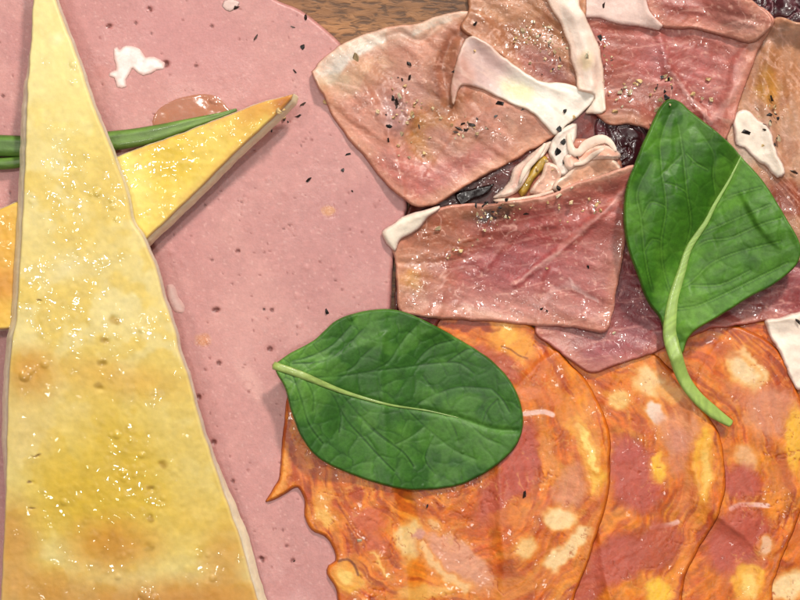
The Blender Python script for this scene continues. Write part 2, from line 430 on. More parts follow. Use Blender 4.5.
def p_mort(x, y, d):
    P = Paint(x, y, (198, 140, 136), 3, 20, 11)
    big = fbm(x, y, 120, 21, 3); P.mix(ss(.35, .7, big), (190, 130, 128), .6)
    P.mix(ss(.45, .8, fbm(x, y, 45, 25, 3)), (210, 154, 147), .5)
    fine = fbm(x, y, 4.5, 31, 3); mid = fbm(x, y, 11, 37, 3)
    P.mul(.935 + .08 * fine + .04 * mid)
    f1, f2 = worley(x, y, 8, 4); P.mix((1 - ss(.06, .2, f1)) * (_hash(np.floor(x / 8), np.floor(y / 8), 9) > .55), (226, 180, 172), .5)
    P.e(240, 330, 26, 50, 10, (222, 168, 160), .35, .8)
    P.e(190, 40, 60, 40, 20, (203, 140, 140), .45, .6); P.e(215, 130, 60, 20, -20, (196, 134, 128), .3, .8)
    P.e(250, 382, 7, 20, -30, (228, 180, 170), .55, .8)
    P.e(103, 72, 8, 7, 0, (193, 128, 122), .6, .4)
    P.e(330, 211, 7, 5, 20, (216, 158, 116), .8, .3); P.e(203, 341, 7.5, 7, 0, (214, 150, 110), .75, .3)
    P.st([(-10, 640), (60, 610), (300, 610)], 14, (222, 170, 168), .4, .9)
    for cx, cy, a, b in pits: P.e(cx, cy, a, b, (cx * 37) % 180 - 90, (112, 62, 58) if max(a, b) > 1.4 else (152, 92, 88), .85, .3, False)
    for cx, cy, r in rings:
        q = np.abs(np.hypot(x - cx, (y - cy) * 1.1) - r); k = q < 2.0
        m = np.zeros(x.size); m[k] = 1 - ss(.3, 1.2, q[k]); P.mix(m, (182, 122, 116), .35)
    P.mix(1 - ss(0, 3, d), (186, 122, 118), .5)
    P.wet = ss(.5, .75, fbm(x, y, 30, 77)) * .5 + (1 - ss(6, 9, np.hypot(x - 330, y - 211))) + (1 - ss(6, 9, np.hypot(x - 203, y - 341)))
    return P
bm_ = scatter([(175,258,8,6,7),(205,341,4,3,5),(245,200,30,25,10),(300,290,60,40,14),(270,225,40,25,12),(213,100,6,4,3),(240,520,25,50,10),(330,240,40,40,10)], 5, .9, 1.7, .4)
def h_mort(x, y, d):
    h = 1.6 * fbm(x, y, 70, 41, 2) + .35 * fbm(x, y, 9, 42, 3) + .12 * vn(x, y, 3, 44)
    for cx, cy, a, b in pits:
        k = np.hypot(x - cx, y - cy) < a * 2.2
        h[k] -= .9 * max(a, b) * .6 * (1 - ss(.3, 1.5, np.hypot((x[k] - cx) / a, (y[k] - cy) / b)))
    for cx, cy, r in rings:
        q = np.hypot(x - cx, y - cy); k = q < r * 1.6; h[k] -= .25 * np.exp(-((q[k] - r) / .8) ** 2)
    return h + domes(x, y, bm_)
mt = thing('mortadella_slice', 200, 300, 0)
tag(mt, 'large pink speckled slice of cooked pork sausage lying flat under the cheese', 'mortadella')
sheet('meat', [(275,-2),(300,9),(325,28),(345,48),(372,90),(398,150),(408,205),(398,238),(393,270),(391,307),(386,360),(392,450),(400,640),(200,700),(-80,690),(-110,300),(-80,-60),(120,-90),(240,-30)],
      M['mort'], p_mort, zn=12, thick=11, er=4, h=1.4, height=h_mort, parent=mt)
z3 = lambda L, ox, oy, s=2.6667: [(ox + p[0] / s, oy + p[1] / s) + tuple(p[2:]) for p in L]
def fatsheet(name, out, parent, zn=14, thick=1.6, col=(240,222,216), seed=1, er=3, h=1.0, jag=1.4, **kw):
    pf = kw.pop('paint', None) or (lambda x, y, d: Paint(x, y, col, seed=seed).mul(.92 + .14 * fbm(x, y, 10, seed + 3)).mix(1 - ss(0, 3.5, d), (226, 184, 176), .6))
    return sheet(name, out, M['fat'], pf, zn=zn, thick=thick, er=er, h=h, parent=parent, jag=jag, seed=seed,
                 height=kw.pop('height', lambda x, y, d: 1.0 * fbm(x, y, 8, seed)), **kw)
fatsheet('fat_piece', z3([(300,128,1),(312,122),(318,132,1),(335,122),(362,124),(378,134),(390,148,1),(412,148),(428,158,1),(440,168),(436,184,1),(420,190),(404,200,1),(382,202),(366,196),(354,186,1),(348,200),(340,214,1),(342,232),(326,242),(306,236,1),(300,212),(287,204,1),(290,192),(306,184,1),(300,160)], 0, 0), mt, eps=-.5, thick=.9, jag=3, edgez=.3, paint=lambda x, y, d: Paint(x, y, (250, 236, 230), 5, 12, 5).mix(ss(.45, .6, fbm(x, y, 12, 8, 3)), (236, 206, 200), .6).mul(.94 + .16 * fbm(x, y, 7, 3)).mix(1 - ss(0, 4.5, d), (214, 160, 152), .8), height=lambda x, y, d: .8 * fbm(x, y, 8, 2))
fatsheet('fat_piece', z3([(442,225),(462,222),(480,250),(495,285),(488,308),(468,300),(452,272)], 0, 200), mt, eps=-.6, thick=.8, jag=3, paint=lambda x, y, d: Paint(x, y, (226, 188, 180), 5, 12, 6).mix(1 - ss(0, 6, d), (210, 156, 148), .9), height=lambda x, y, d: .5 * fbm(x, y, 8, 2))
fatsheet('fat_piece', [(222,6),(224,1),(232,-1),(240,2),(238,8),(230,12),(225,10)], mt, eps=-.4, thick=1, col=(228,196,188), seed=6)

# ================================================================== honey pool under the stalk
o = sheet('honey_pool', z3([(405,335),(412,300),(440,275),(480,258),(540,248),(580,256),(606,280),(620,300),(600,330),(520,360),(440,360)], 0, 0), M['honey'],
      lambda x, y, d: (lambda P: (P.mix(1 - ss(0, 4, d), (176, 116, 100), .5), setattr(P, 'wet', np.ones(x.size)), P)[-1])(Paint(x, y, (186, 130, 108), seed=3).mix(ss(.4, .65, fbm(x, y, 18, 3, 3)), (186, 124, 92), .6)),
      zn=14, thick=.5, er=3, h=1.0, eps=-.5, height=lambda x, y, d: .8 * fbm(x, y, 12, 5) + domes(x, y, [(212,100,3.6,1.6),(216,103,2,1)]), edgez=.1)
tag(o, 'amber pool of honey on the pink slice above the green stalk', 'honey')

# ================================================================== green stalk (two strands)
st = thing('green_stalk', 100, 145, 12)
tag(st, 'slender green stalk running under both yellow cheese wedges', 'stalk')
def c_stalk(t, s, c, x, y):
    n = float(fbm(np.array([x * .3 + c * 9]), np.array([y + s * 8]), 4, 6)[0])
    b = np.array((80, 118, 42)) * (1 - t) + np.array((116, 148, 66)) * t
    return b * (.78 + .4 * n) * (.93 + .1 * math.sin(c * 8))
tube('stem', [(-60,143),(10,146),(60,146),(112,141),(150,135),(190,124),(220,115),(236,109)], [11,11,10.5,10,10,9,5.5,1.4], M['stem'], c_stalk, st, 20, .72, zn=20, groove=.25)
tube('stem', [(-60,166),(-10,164),(12,163),(40,158),(80,150)], [6,6,6,5,3], M['stem'], c_stalk, st, 16, .8, zs=[22,21,20,19,18], zn=20)

# ================================================================== cheese wedges
def beads2():
    L = scatter([(88,190,40,9,46),(85,165,30,12,20),(100,255,40,16,40),(60,310,40,32,60),(90,330,50,22,30),(75,335,30,20,22),(140,330,10,4,14),(45,285,12,20,14),
                 (120,440,36,20,40),(125,475,26,24,44),(152,500,12,26,26),(90,500,38,26,50),(110,560,34,22,40),(80,520,20,14,16),(150,398,10,6,12),(205,560,30,16,12),(60,60,20,20,8)], 12, .9, 2.5, .5)
    L += [(25,376,6,2.6),(29,372,4.5,2),(33,370,3,1.4),(45,364,4.5,2),(123,473,4,2.4),(124,479,3.6,2),(135,476,2.8,1.4),(117,435,4.4,2),(111,435,3,1.5),(142,455,3.6,1.8),(163,498,3,1.8),(162,505,2.6,1.5),
          (97,192,5,2),(92,194,3.4,1.6),(112,200,3.6,2),(113,207,3.6,1.8),(117,219,3.4,1.8),(32,201,3.4,2),(33,196,2.6,1.5),(142,330,3.4,1.8),(148,597,6,3),(143,593,5,2.6),(154,598,5,2.4),(150,592,4,2),(64,502,4,1.6),(118,577,3.4,1.8),(213,578,3.8,1.8),(208,555,2.8,1.5),(130,440,3,1.5),(70,335,2.4,1.2)]
    return [(a, b, max(r, 2.6), max(r, 2.6) ** 2 / 20) for a, b, r, h in L]
BE1 = beads2()
PORES = [(115,318,6,4),(107,341,4,3),(103,364,4.6,3),(101,389,5,3),(152,489,4,3),(150,516,3.4,3),(148,546,4,3.4),(161,464,5,4),(38,456,2.6,1.4),(32,482,2.6,1.3),(31,508,2.4,1.5),(40,301,2.6,1.1)]
def p_c1(x, y, d):
    P = Paint(x, y, (233, 212, 142), 5, 26, 51)
    P.mix(ss(.4, .7, fbm(x, y, 60, 52, 3)), (238, 222, 166), .7)
    P.mix(ss(.42, .62, fbm(x, y, 26, 53, 3)) * ss(60, 160, y), (226, 192, 84), .6)
    for a in [(150,520,120,40,0,(232,194,80),.6),(62,50,26,60,-8,(238,222,156),.5),(75,120,34,50,0,(235,215,130),.5),(88,250,60,40,0,(228,200,110),.5),(70,270,18,14,0,(236,222,176),.7),
              (30,375,24,24,10,(206,140,48),.75),(115,380,60,16,8,(222,170,70),.6),(120,460,70,50,0,(226,190,62),.8),(90,500,60,30,0,(226,188,54),.7),(60,400,50,30,0,(228,196,110),.4),
              (112,545,38,24,0,(206,136,40),.7),(40,585,50,16,0,(204,138,56),.6),(190,592,80,16,0,(204,136,50),.6),(130,614,160,20,0,(190,112,34),.65),(10,545,22,40,0,(212,150,76),.7),(225,560,20,30,0,(206,140,54),.55),
              (185,450,30,46,-20,(236,212,138),.5),(200,520,24,22,0,(234,200,104),.5),(25,430,24,30,0,(236,208,140),.6),(57,41,6,6,0,(246,236,190),.8)]:
        P.e(*a, .8)
    P.mul(.95 + .1 * fbm(x, y, 7, 55, 3))
    P.c[:, 2] *= .95; P.c *= .97
    for cx, cy, a, b in PORES: P.e(cx, cy, a, b, 10, (172, 136, 48) if a > 3 else (110, 78, 40), .75, .5)
    P.mix(1 - ss(0, 5, d), (240, 224, 186), .65); P.mix(1 - ss(0, 2.2, d), (222, 196, 158), .6)
    P.wet = wetmask(x, y, BE1) + .25 * ss(100, 180, y) * ss(.5, .65, fbm(x, y, 30, 58, 2))
    return P
def h_c1(x, y, d):
    w = ss(60, 150, y) * ss(3, 14, d)
    hn = ss(.36, .6, fbm(x, y, 34, 58, 2)) * w; h = 1.2 * fbm(x, y, 60, 71, 2) + w * .6 * fbm(x, y, 14, 72, 2) + hn * .3 * fbm(x, y, 8, 73, 2) + .2 * vn(x, y, 4, 74)
    for cx, cy, a, b in PORES: h -= 1.1 * np.exp(-(((x - cx) / a) ** 2 + ((y - cy) / b) ** 2) * 1.5)
    return h + (.3 * domes(x, y, BE1)) + .9 * domes(x, y, BE1[-34:])
def pl2(x, y):
    return 27 + 9 * ss(150, 300, x)
BE2 = scatter([(165,150,12,14,34),(150,170,26,16,34),(142,215,10,10,6),(185,160,14,10,12),(3,250,6,40,16),(230,135,20,10,5)], 21, .9, 2.2, .5) + [(160,145,3,1.6),(172,165,2.6,1.6),(148,213,2.6,1.4)]
def p_c2(x, y, d):
    P = Paint(x, y, (233, 203, 108), 5, 22, 91)
    P.mix(ss(.4, .7, fbm(x, y, 40, 92, 3)), (238, 214, 134), .6)
    P.e(165, 165, 30, 26, -40, (226, 192, 62), .7, .8); P.e(135, 185, 20, 30, 0, (238, 222, 160), .6, .8)
    P.e(255, 112, 16, 8, -35, (206, 132, 42), .75, .5); P.e(288, 96, 22, 8, -35, (186, 104, 28), .9, .5); P.e(246, 122, 26, 10, -40, (226, 176, 84), .6, .7)
    P.e(-5, 260, 40, 70, 0, (224, 166, 70), .8, .6); P.e(4, 285, 16, 14, 0, (200, 128, 48), .5, .6)
    P.c[:, 2] *= .86
    P.mul(.95 + .1 * fbm(x, y, 7, 95, 3))
    P.mix(1 - ss(0, 4, d), (236, 206, 160), .5 ); P.mix(ss(10, 3, d) * ss(.4, .6, fbm(x, y, 20, 97, 2)), (214, 150, 64), .4)
    P.mix((1 - ss(0, 5, d)) * ss(0, 1, x * .7 + y - 290 + 20), (228, 190, 150), .5)
    P.wet = wetmask(x, y, BE2) + .2 * ss(.5, .65, fbm(x, y, 28, 98, 2))
    return P
def h_c2(x, y, d):
    return 1.6 * fbm(x, y, 50, 81, 2) + ss(3, 12, d) * (.8 * fbm(x, y, 12, 82, 2) + .2 * vn(x, y, 4.5, 83)) + .3 * vn(x, y, 4, 84) + .3 * domes(x, y, BE2)
def fl2(x, y):
    f = np.zeros((x.size, 2)); k = ss(-1600, -400, (x - 294) * 145 + (y - 93) * 143) * ss(60, 80, x); f[:, 0] = 3.2 * k; f[:, 1] = 3.0 * k; return f, (252, 230, 190)
o = sheet('cheese_wedge', [(294,92.5,1),(288,94),(262,101),(232,112),(187,130),(120,154),(60,180),(13,202),(-50,226,1),(-60,300),(-50,335,1),(10,330),(50,326),(95,290),(151,237),(200,190),(240,150),(272,121),(292,100)],
      M['cheese'], p_c2, thick=15, er=3.2, h=1.05, plane=pl2, height=h_c2, flare=fl2, jag=.7, seed=3, edgez=.12)
tag(o, 'smaller yellow cheese wedge with browned tip, lying crosswise under the big wedge', 'cheese')
def pl1(x, y):
    return 45 - 28 * ss(320, 640, y) - 12 * ss(140, -40, y)
def fl1(x, y):
    f = np.zeros((x.size, 2)); k = (x < 60) & (x < 45 - y * .05); f[k, 0] = (-6.5 * ss(20, 120, y) * ss(520, 430, y))[k]
    g = ss(440, 540, y) * (x > 150); f[:, 0] += 6 * g; return f, (240, 222, 190)
o = sheet('cheese_wedge', [(33,-40,1),(31,0),(29,40),(26,80),(24,131),(22,190),(19,240),(15,312),(9,350),(6,400),(4,487),(1,560),(-4,660,1),(284,660,1),(259,600),(242,540),(222,484),(202,423),(190,378),(180,348),(175,326),(165,297),(156,264),(144,238),(133,219),(128,195),(112,147),(94,105),(81,64),(57,0),(46,-40,1)],
      M['cheese'], p_c1, thick=16, er=3.4, h=1.05, plane=pl1, height=h_c1, flare=fl1, jag=.9, seed=8, edgez=.12)
tag(o, 'large pale yellow cheese wedge glistening with honey, lying on top of the smaller wedge', 'cheese')

# ================================================================== salami slices
OR = (206, 104, 34)
SC = {101: (452, 470), 201: (565, 475), 301: (655, 480), 401: (745, 485)}
def flow(x, y, seed):
    cx, cy = SC[seed]; wx = x + 26 * (fbm(x, y, 38, seed + 8, 3) - .5); wy = y + 26 * (fbm(x, y, 38, seed + 9, 3) - .5)
    r = np.hypot(wx - cx, (wy - cy) * .92); a = np.arctan2(wy - cy, wx - cx)
    return r, a * 130, wx, wy
def salami_paint(seed, feats, base=(212, 106, 22)):
    def f(x, y, d):
        P = Paint(x, y, base, 6, 15, seed)
        r, t, wx, wy = flow(x, y, seed)
        P.mix(ss(.42, .68, fbm(wx, wy, 26, seed + 10, 4)), (228, 136, 36), .7)
        P.mix(ss(.5, .75, fbm(wx, wy, 20, seed + 11, 4)), (184, 74, 22), .5)
        P.mix(ss(.56, .74, fbm(wx * 1.2, wy * .8, 15, seed + 12, 3)), (230, 156, 74), .35)
        rim = ss(45, 12, d) * .4 + .75
        sk = fbm(t / 46, r / 5.5, 1, seed + 21, 4)
        P.mix(ss(.52, .72, sk) * rim, (234, 150, 46), .45); P.mix(ss(.48, .3, sk) * rim, (156, 54, 14), .65)
        s2 = fbm(t / 30, r / 2.6, 1, seed + 24, 3)
        P.mul(.80 + .20 * fbm(x, y, 4, seed + 15, 3) + .14 * fbm(x, y, 9, seed + 16, 3) + .14 * (s2 - .3))
        for q in feats:
            if q[0] == 'e':
                cx, cy, rx, ry, rot, col = q[1:7]
                if col[0] > 230: P.e(cx, cy, rx + 4, ry + 4, rot, (232, 146, 52), .7, .35)
                elif col[0] < 205 and col[2] > 55: P.e(cx, cy, rx + 2.5, ry + 2.5, rot, (160, 58, 30), .45, .25)
                P.e(cx, cy, rx, ry, rot, col, q[7], q[8] * .8)
            elif q[3] == TH or q[3][0] < 80: P.st(*q[1:], False)
            else:
                if q[3][0] > 230: P.st(q[1], q[2] + 3.5, (232, 146, 52), .65, .5)
                P.st(*q[1:])
        n1 = np.abs(fbm(wx, wy, 20, seed + 13, 4) - .5); gate = ss(.42, .62, fbm(x, y, 34, seed + 5))
        P.mix((1 - ss(.0, .016, n1)) * gate, (150, 50, 14), .6)
        n2 = np.abs(fbm(wx + 60, wy, 26, seed + 14, 4) - .5); P.mix((1 - ss(.0, .014, n2)) * gate, (240, 180, 100), .45)
        P.mul(.91 + .10 * fbm(x, y, 5, seed + 25, 3) + .06 * (s2 - .3))
        P.mix(1 - ss(1, 5, d), (206, 104, 30), .45); P.mix(1 - ss(0, 1.6, d), (178, 78, 20), .2)
        P.wet = .7 * ss(.5, .68, fbm(x, y, 18, seed + 18, 3))
        return P
    return f
def salami_height(seed, extra=None):
    def f(x, y, d):
        r, t, wx, wy = flow(x, y, seed)
        n1 = np.abs(fbm(wx, wy, 20, seed + 13, 4) - .5); gate = ss(.42, .62, fbm(x, y, 34, seed + 5))
        h = 4 * fbm(x, y, 60, seed + 20, 2) + 1.0 * fbm(wx, wy, 20, seed + 21, 3) - .6 * (1 - ss(0, .02, n1)) * gate + .4 * fbm(x, y, 6, seed + 22, 3) + .7 * fbm(t / 40, r / 6, 1, seed + 21, 3)
        if extra is not None: h = h + extra(x, y, d)
        return h
    return f
CR = (250, 220, 168); YE = (250, 194, 62); RD = (190, 88, 74); PK = (222, 150, 120); TH = (244, 198, 186)
F4 = [('e',790,588,22,14,-30,CR,.9,.4),('e',776,545,40,9,-55,(176,70,52),.8,.4),('e',800,520,10,20,0,OR,.6,.5)]
F3 = [('e',748,370,15,25,-38,CR,.9,.25),('e',746,372,9,17,-38,(244,224,188),.7,.4),('e',776,414,30,26,10,PK,.75,.4),('e',740,395,18,10,30,PK,.4,.5),('e',749,458,10,14,-30,(236,178,126),.85,.35),('e',742,484,22,17,20,RD,.85,.4),
      ('s',[(733,510),(742,506),(756,506),(770,507)],2.4,TH,.95,.3),('e',742,545,32,36,20,RD,.85,.35),('e',752,584,15,17,-20,YE,.95,.35),('e',752,586,8,12,-20,(246,214,120),.7,.5),('e',769,550,6,11,20,(232,190,160),.8,.3),
      ('e',796,440,8,30,0,YE,.8,.4),('e',785,480,10,22,-10,(216,120,56),.6,.4),('e',765,340,22,6,30,(176,76,30),.6,.4),('e',728,350,16,8,20,(190,90,34),.5,.5)]
F2 = [('e',652,384,18,14,30,CR,.75,.35),('e',676,395,14,5,10,(234,170,90),.7,.4),('e',620,398,8.5,9,0,(240,190,110),.9,.35),('e',659,414,11,8,15,(240,214,200),.9,.35),('e',684,432,26,22,20,PK,.7,.45),('e',680,455,14,26,10,(214,140,116),.6,.4),
      ('e',638,482,26,34,-28,RD,.9,.28),('e',628,452,14,14,0,(192,90,80),.8,.4),('e',660,470,6,15,-6,YE,.9,.35),('e',706,466,9,36,4,YE,.9,.3),('e',707,470,5,24,4,(248,204,104),.8,.45),('e',690,500,8,22,12,(220,130,80),.5,.5),
      ('s',[(654,530),(662,528),(672,527),(680,524)],2.4,TH,.95,.3),('e',620,562,34,22,-32,RD,.8,.35),('e',656,548,26,18,-40,(188,88,64),.75,.35),('e',661,592,13,12,-20,YE,.95,.35),('e',690,560,9,20,20,(226,130,56),.6,.4),('e',686,410,10,5,60,(160,70,24),.4,.5),
      ('e',585,594,20,12,-30,RD,.6,.4),('e',640,425,12,6,30,(190,84,40),.6,.4),('e',640,360,24,7,-20,(226,142,60),.6,.5)]
F1 = [('e',520,462,20,40,8,RD,.9,.28),('e',495,505,16,26,20,(198,96,78),.75,.4),('e',550,458,7,24,-8,(226,140,66),.8,.4),('e',572,492,16,30,16,(222,150,116),.75,.4),('s',[(526,415),(534,414),(546,413),(554,416)],2.6,TH,.95,.3),
      ('s',[(577,424),(590,448),(597,470),(600,492)],7.5,(238,180,62),.95,.4),('s',[(580,430),(591,450),(597,470)],3.6,(250,218,120),.9,.5),('e',562,522,18,11,0,CR,.85,.35),('s',[(554,568),(570,553),(586,537)],7.5,CR,.85,.4),('e',528,549,9,11,-20,(238,196,130),.85,.4),
      ('e',409,541,13,19,-12,(240,210,150),.85,.4),('e',455,564,44,20,32,(222,156,126),.9,.3),('s',[(424,548),(434,566),(450,584),(468,592)],4,(240,204,150),.7,.5),('e',434,528,9,5,40,(236,196,150),.6,.4),('e',418,538,6,5,0,(206,140,134),.7,.5),
      ('e',368,520,17,13,10,(210,104,66),.85,.3),('e',374,545,11,14,0,(214,110,80),.7,.4),('e',323,514,8,14,-14,(242,184,92),.9,.4),('e',323,500,10,6,0,(232,160,74),.6,.4),('e',348,580,13,18,-24,(238,176,66),.95,.35),('e',346,578,7,10,-24,(250,214,120),.8,.5),
      ('s',[(372,558),(380,568),(389,580)],1.8,(246,190,104),.85,.4),('e',300,470,10,16,-30,(226,120,78),.5,.5),('e',425,596,26,8,0,(238,186,100),.7,.5),
      ('e',515,340,24,14,35,(240,160,52),.85,.4),('e',508,332,12,7,20,(250,190,80),.7,.5),('e',500,366,26,9,35,(190,90,60),.8,.4),('e',545,378,18,22,40,(214,110,46),.5,.4),('e',565,405,9,30,-30,(222,130,54),.6,.4),('e',540,398,26,8,12,(226,130,80),.6,.4),
      ('e',470,325,30,5,5,(140,46,14),.8,.4),('s',[(503,347),(512,350),(520,356),(529,359)],.9,(79,24,6),.45,.6),('s',[(338,563),(347,561),(354,567),(358,577)],1.2,(79,26,8),.6,.6),('e',356,495,8,7,0,(170,60,18),.8,.4),
      ('s',[(286,425),(290,455),(296,480)],3,(170,64,14),.7,.5),('s',[(281,455),(283,480),(275,495)],2.4,(244,170,80),.6,.5),('e',510,520,22,10,-10,(222,130,56),.6,.4),('e',600,520,9,40,12,(214,116,40),.5,.4),('e',520,590,40,10,-10,(224,140,64),.6,.5)]
SG = 'overlapping paprika salami slices'
def salami(outline, feats, seed, label, zn, lift=None, extra=None):
    o = sheet('salami_slice', outline, M['salami'], salami_paint(seed, feats), zn=zn, thick=1.0, er=3, edgez=.35, h=1.1, height=salami_height(seed, extra), drape=6, lift=lift, jag=1.4, seed=seed)
    tag(o, label, 'salami', SG); return o
salami([(730,330),(790,320),(860,340),(890,440),(880,560),(840,650),(780,660),(740,640),(760,560),(700,500),(690,400)], F4, 401, 'orange salami slice in the lower right corner, undermost of the overlapping slices', 14)
salami([(640,340),(700,322),(745,328),(782,352),(803,400),(812,450),(806,505),(790,548),(776,585),(764,650),(640,660),(600,560),(600,420)], F3, 301, 'orange salami slice under the tip of the green leaf stem, with a cream spot', 20)
salami([(540,360),(590,345),(640,345),(676,372),(703,406),(721,434),(728,467),(727,496),(716,528),(702,552),(687,582),(672,650),(520,660),(500,560),(500,420)], F2, 201, 'middle orange salami slice between the front slice and the one under the stem tip', 26)
salami([(286,398),(283,430),(280,455),(277,481),(270,494),(263.5,504,1),(274,501),(284,495),(297,489),(303,501),(304,518),(311,532),(326,541),(334,553),(335,563),(328,568),(326,576),(334,590),(340,620),(350,650),(560,655),(578,598),(592,560),(607,512),(613,470),(610,428),(596,394),(576,368),(554,346),(530,324),(480,312),(430,312),(390,330),(340,350),(300,372)], F1, 101,
       'large front salami slice lying half under the oval green leaf', 32,
       extra=lambda x, y, d: 2.5 * np.exp(-((x - 590) / 14) ** 2) * ss(400, 430, y))

# ================================================================== red chicory and a shade-darkened ham sheet, seen in the gaps
def chic_r(x, y):
    wx = x + 30 * (fbm(x, y, 30, 611, 3) - .5); wy = y + 30 * (fbm(x, y, 30, 612, 3) - .5)
    return np.abs(fbm(wx, wy, 22, 613, 3) - .5), np.abs(fbm(wx + 99, wy, 12, 614, 3) - .5)
def p_chic(x, y, d):
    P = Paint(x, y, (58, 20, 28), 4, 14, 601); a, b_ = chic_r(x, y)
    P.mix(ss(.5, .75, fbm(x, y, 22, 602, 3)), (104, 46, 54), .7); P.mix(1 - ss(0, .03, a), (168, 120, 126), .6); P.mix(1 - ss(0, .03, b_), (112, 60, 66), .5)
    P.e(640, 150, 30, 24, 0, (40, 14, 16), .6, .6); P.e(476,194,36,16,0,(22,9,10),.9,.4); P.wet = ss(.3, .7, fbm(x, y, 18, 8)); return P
def h_chic(x, y, d):
    a, b_ = chic_r(x, y)
    return 2.0 * ss(0, .10, a) + .8 * ss(0, .08, b_) + 5 * fbm(x, y, 30, 605, 2)
def p_bed(x, y, d):  # gap filling: meat colour darkened to stand for shade between the folds
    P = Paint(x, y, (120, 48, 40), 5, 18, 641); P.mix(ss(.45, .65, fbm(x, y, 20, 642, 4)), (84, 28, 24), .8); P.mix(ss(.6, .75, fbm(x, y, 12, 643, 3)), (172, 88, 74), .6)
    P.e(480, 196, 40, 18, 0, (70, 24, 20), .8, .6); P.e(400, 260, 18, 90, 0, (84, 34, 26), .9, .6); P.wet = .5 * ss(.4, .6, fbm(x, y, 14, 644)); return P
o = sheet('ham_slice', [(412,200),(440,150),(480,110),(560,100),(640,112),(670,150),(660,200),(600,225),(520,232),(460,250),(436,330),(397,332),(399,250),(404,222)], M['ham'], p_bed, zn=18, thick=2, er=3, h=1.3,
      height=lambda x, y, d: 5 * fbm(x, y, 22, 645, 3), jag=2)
tag(o, 'ham lying deepest, coloured dark brownish red as if shaded, in the gaps under the other ham folds', 'ham', 'thin cured ham slices')
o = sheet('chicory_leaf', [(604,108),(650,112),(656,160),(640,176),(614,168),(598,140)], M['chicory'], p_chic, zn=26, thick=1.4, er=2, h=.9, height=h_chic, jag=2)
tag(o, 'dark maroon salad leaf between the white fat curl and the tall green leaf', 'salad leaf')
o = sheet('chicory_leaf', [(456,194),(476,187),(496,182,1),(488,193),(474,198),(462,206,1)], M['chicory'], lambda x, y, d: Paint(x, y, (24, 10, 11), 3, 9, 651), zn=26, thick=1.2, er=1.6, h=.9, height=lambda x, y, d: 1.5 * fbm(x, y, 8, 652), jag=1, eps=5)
tag(o, 'small blackish salad leaf shred below the peach coloured ham slice', 'salad leaf')
o = sheet('chicory_leaf', [(715,-50),(728,0),(742,14),(760,20),(790,26),(840,30),(860,-20),(840,-60)], M['chicory'], p_chic, zn=22, thick=3, er=3, h=1.2,
      height=lambda x, y, d: h_chic(x, y, d) + 5 * fbm(x, y, 14, 616, 2), lift=lambda x, y, d: 8 + 0 * x, jag=2)
tag(o, 'crinkled purple salad leaf poking out at the top right corner', 'salad leaf')

# ================================================================== cured ham slices
WH = (238, 224, 212); PE = (222, 162, 124); RO = (192, 100, 96); BR = (176, 112, 74)
def ham(x, y, base, seed, ang=30, warp=6):
    P = Paint(x, y, base, warp, 22, seed)
    P.mix(ss(.5, .75, fbm(x, y, 36, seed + 60, 3)), (206, 150, 124), .45)
    P._s = streak(x, y, ang, 42, 7, seed + 30)
    return P
def ham_fin(P, x, y, d, seed, ang=30, fib=.16, edge=(224, 170, 158), ea=.55, wet=.5):
    ea = ea * .7
    s2 = streak(x, y, ang + 8, 18, 3.0, seed + 40)
    P.mul(.87 - fib / 2 + fib * P._s * 1.0 + .10 * (s2 - .5) + .12 * (fbm(x, y, 6, seed + 41, 3) - .5))
    s3 = streak(x, y, ang - 25, 30, 2.4, seed + 42, 2); P.mix(ss(.66, .84, s3), (236, 188, 172), .4)
    wx_ = x + 50 * (fbm(x, y, 50, seed + 70, 3) - .5); wy_ = y + 50 * (fbm(x, y, 50, seed + 71, 3) - .5)
    P.mix(ss(.56, .66, fbm(wx_, wy_, 34, seed + 55, 4)), P.c.mean(0) * np.array((.86, .74, .70)), .38)
    rg = np.abs(fbm(wx_, wy_, 44, seed + 72, 4) - .5); P.mix((1 - ss(.0, .012, rg)) * ss(.46, .6, fbm(x, y, 40, seed + 73)), (238, 192, 178), .6)
    s4 = fbm(x, y, 3.2, seed + 47, 2); P.mix(ss(.68, .86, s4) * ss(.4, .6, fbm(x, y, 24, seed + 48, 2)), (236, 190, 172), .5)
    lean = ss(25, 60, P.c[:, 0] - P.c[:, 1]); P.c[:, 1] *= 1 + .0 * lean
    P.mix((1 - ss(2, 18, d + 10 * (P._s - .5))), (226, 164, 128), .35)
    P.mix(1 - ss(0, 3.2, d), edge, ea)
    P.wet = .12 * wet * ss(.45, .65, fbm(x, y, 22, seed + 43, 3)) + wetmask(x, y, ALLB); return P
def ham_h(seed, ang=30, amp=1.0, beads=None, extra=None, folds=6):
    def f(x, y, d):
        s = streak(x, y, ang, 60, 14, seed + 50, 2); s2 = streak(x, y, ang + 8, 16, 3.5, seed + 51, 2)
        h = amp * (folds * s + .5 * s2 + 1.0 * fbm(x, y, 7, seed + 52, 3))
        if extra is not None: h = h + extra(x, y, d)
        return h + domes(x, y, ALLB)
    return f

def bump(x, y, pts, w, a):
    return a * np.exp(-(sdist(x, y, pts) / w) ** 2)

